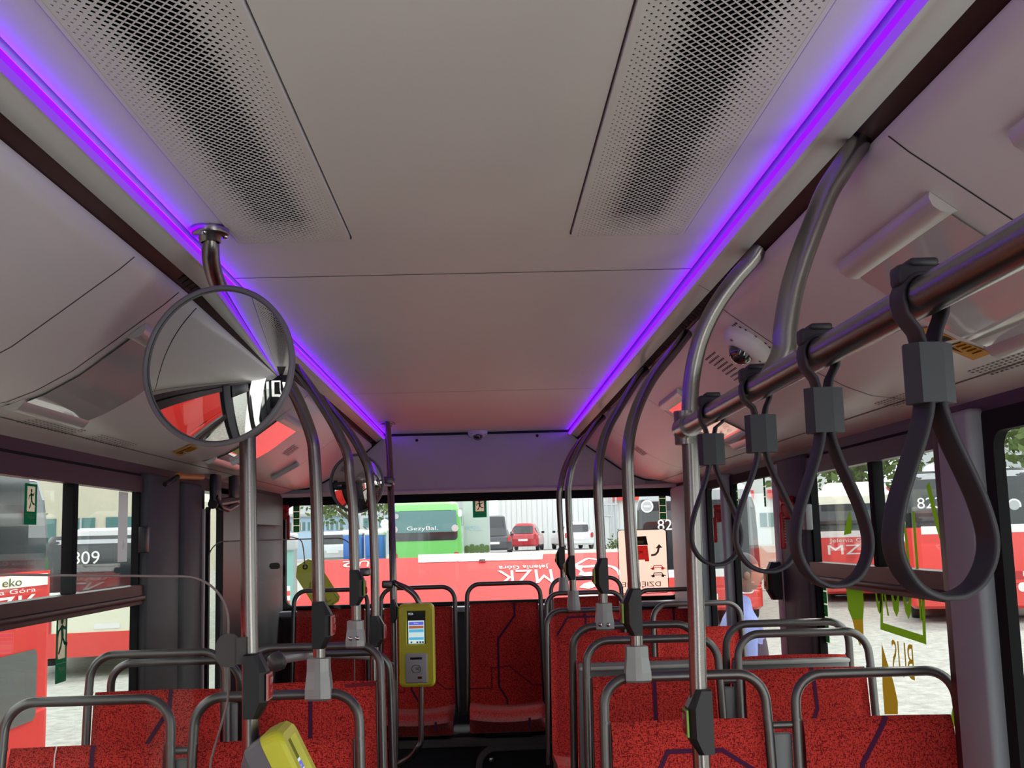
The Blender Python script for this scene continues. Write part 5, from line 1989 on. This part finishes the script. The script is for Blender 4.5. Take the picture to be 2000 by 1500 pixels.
bus(-8.15, 24.5, -.80, 14, 'cream and red bus numbered 809 seen from behind through the sliding window', low='cream', number=('809', -.36, 2.36, .27), rear=True, belt=1.35, H=2.85, rh=.2, stripe=False, front_extra=e809, w=2.6)
# red bus alongside on the mirror side: its long side faces this bus
tb, FB = bus(-5.35, 11.0, -.42, 180, 'red bus parked alongside, close outside the sliding window on the mirror side', low='flapred', number=None, l=14, belt=1.98, H=3.05, rear=True, stripe=False, rh=.25)
m = MB()
Xs = -5.35 + 1.275 + .004
su, sv = Vector((0, 1, 0)), Vector((0, 0, 1))
m.plate([(2.0, 1.43), (10.7, 1.43), (10.7, 1.535), (2.0, 1.535)], (Xs, 0, 0), su, sv, .004, M['white'])
m.build('white_strip', tb)
m = MB()
m.text('MZK', (Xs + .006, 9.72, 1.275), su, sv, 1.5, .17, M['white'])
m.text('Jelenia Góra', (Xs + .006, 9.72, 1.395), su, sv, 1.4, .05, M['white'])
m.text('eko', (Xs + .008, 9.9, 1.48), su, sv, .4, .07, M['leafgreen'])
m.build('lettering', tb)
m = MB()
m.plate(rrect(3.6, .62, .08, 4, 8.7, .56), (Xs, 0, 0), su, sv, .006, M['busglass'])
m.build('engine_panel', tb)
m = MB()
for k in range(6):
    ya = -2.4 + k * 2.15
    m.plate(rrect(1.95, .78, .08, 4, ya + .95, 2.02), (Xs - .03, 0, 0), su, sv, .012, M['busglass'])
m.build('side_window', tb)


# green coach beyond the flap
def egreen(t, fp, ux, uz):
    m = MB()
    m.plate(rrect(2.1, .72, .04, 3), fp(0, 2.22, .02), ux, uz, .01, M['tealglass'])
    m.build('rear_window', t)
    m = MB()
    m.text('GezyBal.', fp(-.1, 1.98, .05), ux, uz, 1.05, .17, M['white'])
    for a, mt in ((-1.05, 'trimpink'), (1.0, 'trimpink')):
        m.plate([(.12 * math.cos(R(q)), .12 * math.sin(R(q))) for q in range(0, 360, 24)], fp(a, 1.98, .05), ux, uz, .01, M[mt])
    m.plate([(.09 * math.cos(R(q)), .09 * math.sin(R(q))) for q in range(0, 360, 24)], fp(-.98, 2.42, .05), ux, uz, .01, M['busgrey'])
    m.plate(rrect(.12, .24, .03, 3), fp(1.17, 2.48, .05), ux, uz, .01, M['white'])
    m.build('rear_lettering', t)


t, F_ = bus(-2.02, 38.5, .12, 2, 'green coach seen from behind through the rear window', low='greenbus', mid='greenbus', roof='greenlight', rear=True, w=2.5, l=11, H=3.05, belt=1.5, stripe=False, roofbox=False, front_extra=egreen)


def car(x, y, zg, yaw, paint, label, w=1.62, l=3.8, h=1.45):
    zg = min(zg, gz(x, y) + .01)
    t = thing('car', (x, y, zg), label, 'car', 'parked cars')
    X = Matrix.Translation((x, y, zg)) @ Matrix.Rotation(R(yaw), 4, 'Z') @ Matrix.Translation((0, l / 2, 0))
    m = MB()
    loft(m, X, w, l, .3, [(.22, .08), (.32, .0), (.62, 0), (.80, .04), (.88, .10)], M[paint])
    loft(m, X @ Matrix.Translation((0, -l * .10, 0)), w - .18, l * .62, .3, [(.86, 0), (1.25, .17), (h - .06, .24), (h, .36)], M[paint])
    m.build('body', t)
    F = X @ Matrix.Translation((0, -l / 2, 0))
    ux = F.to_3x3() @ Vector((1, 0, 0))
    lean = Vector((0, .42, 1)).normalized()
    m = MB()
    m.plate(rrect(w - .58, .42, .08, 4), F @ Vector((0, .42 - l * .0 - .16, 1.10)), ux, F.to_3x3() @ lean, .012, M['busglass'])
    for sx in (-1, 1):
        m.plate(rrect(l * .42, .30, .06, 4), X @ Matrix.Translation((0, -l * .10, 0)) @ Vector((sx * (w / 2 - .17), 0, 1.08)), F.to_3x3() @ Vector((0, 1 * sx, 0)), F.to_3x3() @ Vector((-sx * .38, 0, 1)).normalized(), .01, M['busglass'])
    m.build('windows', t)
    m = MB()
    for sx in (-1, 1):
        m.plate(rrect(.15, .26, .04, 3), F @ Vector((sx * (w / 2 - .16), -.005, .74)), ux, (0, 0, 1), .02, M['stopred'])
    m.build('tail_lamps', t)
    m = MB()
    m.plate(rrect(.5, .11, .01, 2), F @ Vector((0, -.01, .56)), ux, (0, 0, 1), .015, M['white'])
    m.build('number_plate', t)
    for sx in (-1, 1):
        q = MB()
        q.box((sx * (w / 2 + .05) - .08, l * .60, .90), (sx * (w / 2 + .05) + .08, l * .60 + .1, 1.02), M['black'], F, bev=.02)
        q.build('door_mirror', t)
        for yy in (.62, l - .75):
            q = MB()
            q.lathe([(0, -.09), (.28, -.09), (.30, -.06), (.30, .06), (.28, .09), (0, .09)], M['tyre'], F @ Matrix.Translation((sx * (w / 2 - .10), yy, .30)) @ Matrix.Rotation(R(90), 4, 'Y'), n=20)
            q.build('wheel', t)
    return t


car(*(1.98,60,1.027), -8, 'carred', 'small red hatchback parked before the white hall behind the bus')
car(*(4.958,60,1.078), 6, 'carwhite', 'pale silver car parked before the white hall, half behind the far grab poles', w=1.7, l=4.4)
car(*(0.429,55,1.076), 0, 'carblack', 'dark car between the green coach and the white hall', w=1.75, l=4.3, h=1.9)
car(*(-6.689,50,1.024), 4, 'carsilver', 'silver car beyond the red engine flap on the mirror side', w=1.7, l=4.2)

# trailer with a printed side next to the coach
t = thing('trailer', (-0.286,46,1.041), 'pale grey advertising trailer standing beside the green coach', 'trailer')
a, b, c, d = [Vector(p) for p in ((-0.883,46,1.119), (0.191,46,1.089), (0.244,46,3.228), (-0.837,46,3.257))]
m = MB()
m.box((a.x, 46, a.z), (b.x, 52, d.z), M['wallgrey'])
m.build('box_body', t)
m = MB()
m.text('POLL.', (a + b) / 2 + Vector((-.1, -.03, 1.05)), UX, UZ, .7, .2, M['wallblue'])
for k in range(5):
    m.plate(rrect(.2, .3 + .1 * (k % 2), .08, 3), (a + b) / 2 + Vector((-.4 + .2 * k, -.02, .2)), UX, UZ, .006, M['foliage'])
m.build('side_print', t)

# two blue cabins with white roofs
for i, (p, lab) in enumerate((((-5.586,48,1.008), 'blue portable cabin with a white roof, nearer the silver car'), ((-4.664,48,0.982), 'blue portable cabin with a white roof, nearer the green coach'))):
    t = thing('portable_cabin', p, lab, 'portable cabin', 'blue portable cabins')
    m = MB()
    m.box((p[0] - .40, p[1], p[2]), (p[0] + .40, p[1] + .9, p[2] + 1.0), M['bluebin'], bev=.03)
    m.box((p[0] - .36, p[1] - .02, p[2] + .1), (p[0] + .36, p[1] + .02, p[2] + .92), M['bluebin'], bev=.02)
    m.build('cabin_body', t)
    m = MB()
    m.box((p[0] - .44, p[1] - .04, p[2] + .98), (p[0] + .44, p[1] + .94, p[2] + 1.22), M['white'], bev=.09)
    m.build('cabin_roof', t)

# teal machine frame and red-white barrier at the far corner of the rear window
t = thing('teal_stand', (-3.425,20,0.522), 'pale teal metal stand outside the rear window corner, behind the olive tag', 'stand')
m = MB()
m.tube([(-3.46,20,0.698), (-3.451,20,1.756)], .13, M['teal'], n=14)
m.tube([(-3.363,20,0.783), (-3.371,20,1.665)], .07, M['clamp'], n=12)
m.build('stand_post', t)
m = MB()
a = Vector((-3.424,20,1.799))
m.box((a.x - .2, 19.8, a.z - .18), (a.x + .12, 20.2, a.z + .12), M['busgrey'], bev=.04)
m.build('stand_head', t)
t = thing('barrier_post', (-2.615,15,0.995), 'short red and white striped post low in the rear window corner', 'post')
for k in range(4):
    m = MB()
    a, b = Vector((-2.615,15,0.949)), Vector((-2.615,15,1.192))
    m.tube([a.lerp(b, k / 4), a.lerp(b, (k + 1) / 4)], .05, M['white' if k % 2 else 'redbright'], n=12)
    m.build('post_band', t)
t = thing('street_lamp', (-4.588,52,0.952), 'grey lamp post with a white head between the cabins and the green coach', 'street lamp')
m = MB()
m.tube([(-4.59,52,0.813), (-4.573,52,2.153)], .08, M['wallgrey'], n=10)
m.build('post', t)
m = MB()
a = Vector((-4.572,52,2.269))
m.lathe([(.05, -.2), (.35, -.12), (.36, -.02), (.14, .06), (.22, .2), (.14, .4), (.0, .45)], M['white'], Matrix.Translation(a), n=16)
m.build('lamp_head', t)


# ------------------------------------------------------------------ outside: buildings
def building(name, p0, p1, depth, wall, label, floors=(), roof=None):
    """front face spanned by p0 (low) to p1 (high) at the same y; floors = [(z0, z1, n, mat)] window bands"""
    (xa, y, za), (xb, _, zb) = p0, p1
    t = thing(name, ((xa + xb) / 2, y, za), label, 'building')
    m = MB()
    m.box((xa, y, za), (xb, y + depth, zb), M[wall])
    m.build('wall', t)
    if roof:
        m = MB()
        m.box((xa - .3, y - .3, zb), (xb + .3, y + depth + .3, zb + roof), M['busgrey'], bev=.05)
        m.build('roof', t)
    for z0, z1, n_, mt in floors:
        for k in range(n_):
            w_ = (xb - xa) / n_
            m = MB()
            cx = xa + (k + .5) * w_
            m.box((cx - w_ * .36, y - .05, z0), (cx + w_ * .36, y + .05, z1), M[mt])
            o = m.build('window', t)
            q = MB()
            q.box((cx - .04, y - .08, z0), (cx + .04, y - .04, z1), M['wallgrey'])
            q.build('glazing_bar', o)
    return t


z66 = (0.935,66,1.136)[2]
t = building('hall', ((0.935,66,1.136)[0], 66, z66 - .5), ((9.343,66,1.199)[0], 66, z66 + 9), 14, 'wallwhite', 'tall plain white hall behind the parked cars')
m = MB()
for k in range(28):
    x = (0.935,66,1.136)[0] + .3 * k
    m.box((x, 65.98, z66 - .4), (x + .02, 66.0, z66 + 9), M['wallgrey'])
m.build('cladding_seam', t)
m = MB()
m.box(((7.436,65.7,3.702)[0], 65.7, (8.332,65.7,3.678)[2]), ((9.348,65.7,3.651)[0], 66.0, (8.355,65.7,4.242)[2]), M['redbright'])
tag(m.build('red_sign'), 'red fascia board beside the white hall, above bus 827', 'sign')
t = thing('pipe_ladder', (7.435,65.5,1.253), 'thin grey pipes and ladder on the end of the white hall', 'pipes')
for a, b in (((7.308,65.5,1.023), (7.371,65.5,4.141)), ((7.583,65.5,1.249), (7.609,65.5,4.135)), ((6.902,65.5,2.795), (7.436,65.5,2.78)), ((6.927,65.5,3.443), (7.701,65.5,3.452)), ((7.021,65.5,2.792), (7.073,65.5,4.149))):
    m = MB()
    m.tube([a, b], .06, M['wallgrey'], n=8)
    m.build('pipe', t)
z70 = (0.397,75,1.405)[2]
building('workshop', ((-13.71,75,1.793)[0], 84, z70 - 1), ((1.24,75,1.381)[0] - 1.2, 84, z70 + 8), 15, 'wallgrey', 'long grey workshop behind the green coach', floors=[((0.43,75,2.744)[2], (0.447,75,3.417)[2], 12, 'tealglass'), ((0.459,75,3.922)[2], (0.472,75,4.428)[2], 12, 'wallgrey')])
building('blue_house', ((-11.763,68,1.77)[0], 68, (-11.763,68,1.71)[2] - 1.2), ((-8.423,68,1.678)[0], 68, (-10.605,68,3.253)[2]), 6, 'wallblue', 'pale blue low building beyond the silver car', floors=[((-10.608,68,2.464)[2], (-10.606,68,2.95)[2], 6, 'tealglass')], roof=.25)
building('office_block', (-38, 47, -1.8), (-12.6, 47, 5.2), 12, 'wallbeige', 'beige office block behind the cream and red bus', floors=[(1.2, 3.0, 16, 'tealglass')])
building('yard_house', ((12.275,60,1.683)[0], 60, -.5), ((18.838,60,1.504)[0], 60, (13.819,60,4.899)[2]), 10, 'wallwhite', 'white house with red bands behind the man outside', floors=[((13.655,60,1.915)[2], (13.695,60,2.643)[2], 6, 'tealglass')], roof=.4)
for k in range(6):
    a = Vector((13.44,59.9,3.406)) + Vector((k * 1.6, 0, 0))
    m = MB()
    m.box((a.x, 59.7, a.z), (a.x + .85, 59.9, a.z + .45), M['redbright'])
    o = m.build('red_band')
    o.parent = bpy.data.objects['yard_house']
    o.matrix_parent_inverse = Matrix.Translation(-Vector(bpy.data.objects['yard_house'].location))
building('store', (22, 48, -1), (48, 48, 6), 10, 'wallgrey', 'pale grey store behind the trees on the strap-hanger side', roof=.4, floors=[(1.5, 3.0, 9, 'tealglass')])
m = MB()
for k in range(9):
    a = Vector((7.666,33,1.392)) + Vector((k * 1.0, 0, 0))
    m.box((a.x, 33, a.z - .75), (a.x + .96, 33.1, a.z - .1), M['stickeryellow' if k % 3 == 1 else 'cream'])
tag(m.build('low_wall'), 'low cream and yellow wall across the yard behind the man outside', 'wall')


# ------------------------------------------------------------------ outside: trees
def tree(x, y, zg, h, rad, label, seed, trunk=.35, low=.3):
    rnd = random.Random(seed)
    zg = min(zg, gz(x, y) - .05)
    t = thing('tree', (x, y, zg), label, 'tree', 'trees around the yard')
    m = MB()
    m.tube(smooth_path([(x, y, zg), (x + .1, y, zg + h * .3), (x - .1, y + .1, zg + h * .6), (x, y, zg + h * .85)], 4), [trunk * (1 - .8 * i / 12) for i in range(13)], M['bark'], n=10)
    for k in range(7):
        a = rnd.uniform(0, 6.28)
        z0 = zg + h * rnd.uniform(.35, .65)
        m.tube([(x, y, z0), (x + rad * .4 * math.cos(a), y + rad * .4 * math.sin(a), z0 + h * .12), (x + rad * .8 * math.cos(a), y + rad * .8 * math.sin(a), z0 + h * .2)], [.12, .08, .03], M['bark'], n=6)
    m.build('trunk', t)
    m = MB()
    cl = [(rnd.gauss(0, .5) * rad, rnd.gauss(0, .5) * rad, h * rnd.uniform(low, 1.0)) for _ in range(26)]
    vs, fs = [], []
    for i in range(2600):
        c = rnd.choice(cl)
        rr = rad * .34
        p = Vector((x + c[0] + rnd.gauss(0, .5) * rr, y + c[1] + rnd.gauss(0, .5) * rr, zg + c[2] + rnd.gauss(0, .45) * rr))
        a = Vector((rnd.gauss(0, 1), rnd.gauss(0, 1), rnd.gauss(0, 1))).normalized()
        b = a.cross(Vector((rnd.gauss(0, 1), rnd.gauss(0, 1), rnd.gauss(0, 1)))).normalized()
        s = rad * .055 * rnd.uniform(.6, 1.4)
        o = len(vs)
        vs += [p - a * s, p + b * s * .5, p + a * s, p - b * s * .5]
        fs.append([o, o + 1, o + 2, o + 3])
    m.add(vs, fs, M['foliage'])
    m.build('foliage', t)
    return t


a = Vector((-7.185,62,1.121))
tree(a.x, 62, a.z, 5.4, 2.6, 'leafy tree behind the blue cabins, seen through the rear window', 3, low=.45)
a = Vector((-5.929,64,1.059))
tree(a.x + .6, 70, a.z, 6.2, 1.7, 'slimmer yellowish tree just beside the green coach', 4, low=.4)
tree(-19.0, 38, -1.0, 7.5, 2.8, 'tree in front of the beige office block, seen through the sliding window', 5, low=.45)
tree(-27, 36, -1.0, 8.5, 3.4, 'large dark tree beyond the red bus alongside', 6, low=.3)
tree(17.5, 33, 0, 8, 3.4, 'big tree in the window nearest the picture edge on the strap side', 7, low=.25)
tree(14.0, 42, 0, 9, 3.2, 'tree above the roof of bus 823', 8, low=.4)
tree(25.5, 37, 0, 9, 3.4, 'wide tree behind the last window on the strap side', 9, low=.2)
t = thing('shrub', (7.069,60,0.966), 'small green shrub at the foot of the white hall by the pipes', 'shrub')
rnd = random.Random(2)
m = MB()
base = Vector((7.123,60,0.965))
for i in range(260):
    p = base + Vector((rnd.gauss(0, .35), rnd.gauss(0, .2), abs(rnd.gauss(0, .28))))
    a = Vector((rnd.gauss(0, 1), rnd.gauss(0, 1), rnd.gauss(0, 1))).normalized() * .09
    b = a.cross(Vector((.3, 1, .2))).normalized() * .04
    m.add([p - a, p + b, p + a, p - b], [[0, 1, 2, 3]], M['foliage'])
m.build('foliage', t)


# ------------------------------------------------------------------ the man outside the side window
def man():
    yb = 7.6
    base = Vector((1.7,7.6,0.93))
    x0 = base.x
    zg = gz(x0, yb)
    t = thing('person', (x0, yb, zg), 'grey-haired man in glasses, light blue shirt and navy vest outside the side window', 'person')
    # he faces +X; local frame: forward = +X, his left = +Y
    hz = Vector((1.754,7.6,1.457)).z
    sc = 1.0
    zs = hz - .27

    def skin(name, verts, edges, radii, mats, parent, assign=None):
        me = bpy.data.meshes.new(name)
        off = world_of(parent)
        me.from_pydata([tuple(Vector(v) - off) for v in verts], edges, [])
        o = bpy.data.objects.new(name, me)
        C.objects.link(o)
        o.parent = parent
        sk = o.modifiers.new('skin', 'SKIN')
        sk.use_smooth_shade = True
        for i, r_ in enumerate(radii):
            me.skin_vertices[0].data[i].radius = (r_, r_) if not isinstance(r_, tuple) else r_
        me.skin_vertices[0].data[0].use_root = True
        sb = o.modifiers.new('subdivision', 'SUBSURF')
        sb.levels = sb.render_levels = 2
        for mt in mats:
            me.materials.append(mt)
        return o
    zp = zg + (zs - zg) * .62
    B = lambda dx, dy, z: (x0 + dx, yb + dy, z)
    # torso, neck, legs and arms as one surface
    V = [B(0, 0, zp), B(0, 0, zp + .2), B(-.02, 0, zs - .12), B(-.02, 0, zs - .02), B(.0, 0, zs + .08), B(.02, 0, zs + .14),
         B(0, .10, zp - .06), B(.02, .11, zg + (zp - zg) * .5), B(-.02, .11, zg + .09), B(.16, .12, zg + .04),
         B(0, -.10, zp - .06), B(.02, -.11, zg + (zp - zg) * .5), B(-.02, -.11, zg + .09), B(.16, -.12, zg + .04),
         B(-.02, .20, zs - .06), B(-.03, .25, zs - .33), B(.08, .24, zs - .56), B(.12, .23, zs - .63),
         B(-.02, -.20, zs - .06), B(-.03, -.25, zs - .33), B(.08, -.24, zs - .56), B(.12, -.23, zs - .63)]
    E = [(0, 1), (1, 2), (2, 3), (3, 4), (4, 5), (0, 6), (6, 7), (7, 8), (8, 9), (0, 10), (10, 11), (11, 12), (12, 13), (3, 14), (14, 15), (15, 16), (16, 17), (3, 18), (18, 19), (19, 20), (20, 21)]
    Rd = [.15, .155, .17, .13, .06, .055, .105, .075, .05, .045, .105, .075, .05, .045, .075, .055, .036, .034, .075, .055, .036, .034]
    bo = skin('body', V, E, Rd, [M['shirt']], t)
    # clothing below the waist
    VT = [B(0, 0, zp + .02), B(0, .10, zp - .06), B(.02, .11, zg + (zp - zg) * .5), B(-.02, .11, zg + .12), B(0, -.10, zp - .06), B(.02, -.11, zg + (zp - zg) * .5), B(-.02, -.11, zg + .12)]
    skin('trousers', VT, [(0, 1), (1, 2), (2, 3), (0, 4), (4, 5), (5, 6)], [.165, .12, .09, .07, .12, .09, .07], [M['trousers']], t)
    VV = [B(0, 0, zp + .05), B(0, 0, zp + .22), B(-.02, 0, zs - .14), B(-.03, 0, zs - .04)]
    skin('vest', VV, [(0, 1), (1, 2), (2, 3)], [.17, .175, .185, .13], [M['vest']], t)
    # head in profile facing +X
    m = MB()
    vs, fs = [], []
    nu, nv = 28, 20
    hc = Vector((x0 + .03, yb, hz + .01))
    for j in range(nv + 1):
        th = math.pi * j / nv
        for i in range(nu):
            ph = 2 * math.pi * i / nu
            p = Vector((.100 * math.sin(th) * math.cos(ph), .078 * math.sin(th) * math.sin(ph), .128 * math.cos(th)))
            fr_ = max(0, math.cos(ph)) ** 6
            if p.z < -.02:
                p.x += .012 * fr_
                p.y *= 1 - .25 * min(1, (-p.z - .02) / .1)
                if p.x < 0:
                    p.x *= .78
            nose = math.exp(-((p.z + .02) / .026) ** 2) * max(0, math.cos(ph)) ** 40
            p.x += .028 * nose
            p.x -= .006 * math.exp(-((p.z - .022) / .016) ** 2) * max(0, math.cos(ph)) ** 8
            p.x += .006 * math.exp(-((p.z + .068) / .010) ** 2) * max(0, math.cos(ph)) ** 14
            vs.append(hc + p)
    for j in range(nv):
        for i in range(nu):
            fs.append([j * nu + i, j * nu + (i + 1) % nu, (j + 1) * nu + (i + 1) % nu, (j + 1) * nu + i])
    m.add(vs, fs, M['skin'], True)
    for sy in (-1, 1):
        m.lathe([(.001, .012), (.018, .010), (.024, 0), (.012, -.004)], M['skin'], Matrix.Translation(hc + Vector((-.005, sy * .076, -.012))) @ Matrix.Rotation(R(-90 * sy), 4, 'X') @ Matrix.Scale(1.25, 4, (0, 1, 0)), n=14)
        m.lathe([(.001, .004), (.006, .003), (.008, 0)], M['white'], Matrix.Translation(hc + Vector((.088, sy * .030, .018))) @ Matrix.Rotation(R(90), 4, 'Y'), n=10)
    m.box((hc.x + .098, yb - .022, hc.z - .072), (hc.x + .104, yb + .022, hc.z - .066), M['stopred'])
    m.build('head', t)
    m = MB()
    vs, fs = [], []
    for j in range(11):
        th = math.pi * .56 * j / 10
        for i in range(nu):
            ph = 2 * math.pi * i / nu
            k = 1.07
            lim = 1.0 if math.cos(ph) < .35 else .62
            t2 = th * lim
            vs.append(hc + Vector((.100 * k * math.sin(t2) * math.cos(ph) - .004, .078 * k * math.sin(t2) * math.sin(ph), .128 * k * math.cos(t2))))
    for j in range(10):
        for i in range(nu):
            fs.append([j * nu + i, j * nu + (i + 1) % nu, (j + 1) * nu + (i + 1) % nu, (j + 1) * nu + i])
    m.add(vs, fs, M['hair'], True)
    m.build('hair', t)
    m = MB()
    for sy in (-1, 1):
        ring = [hc + Vector((.108, sy * .032 + .024 * math.cos(R(a)), .016 + .018 * math.sin(R(a)))) for a in range(0, 360, 30)]
        m.tube(ring, .002, M['black'], n=5, closed=True)
        m.tube([hc + Vector((.108, sy * .056, .018)), hc + Vector((.0, sy * .080, .012))], .002, M['black'], n=5)
    m.build('glasses', t)
    # hands: palm with five separate fingers
    for sy in (-1, 1):
        w0 = Vector(B(.12, sy * .235, zs - .63))
        fw = Vector((.35, 0, -1)).normalized()
        sd = Vector((1, 0, .35)).normalized()
        V = [w0, w0 + fw * .045, w0 + fw * .085]
        E = [(0, 1), (1, 2)]
        Rr = [(.026, .018), (.040, .016), (.038, .014)]
        for k, ln in enumerate((.062, .072, .076, .066)):
            b0 = len(V)
            off = sd * (-.03 + .02 * k)
            V += [w0 + fw * .09 + off, w0 + fw * (.09 + ln * .5) + off + Vector((.004, -sy * .006, 0)), w0 + fw * (.09 + ln * .95) + off + Vector((.004, -sy * .018, 0))]
            E += [(2, b0), (b0, b0 + 1), (b0 + 1, b0 + 2)]
            Rr += [.010, .009, .007]
        b0 = len(V)
        V += [w0 + fw * .035 + sd * .045, w0 + fw * .075 + sd * .062 + Vector((0, -sy * .012, 0))]
        E += [(1, b0), (b0, b0 + 1)]
        Rr += [.012, .008]
        skin('hand', V, E, Rr, [M['skin']], t)
    return t


man()
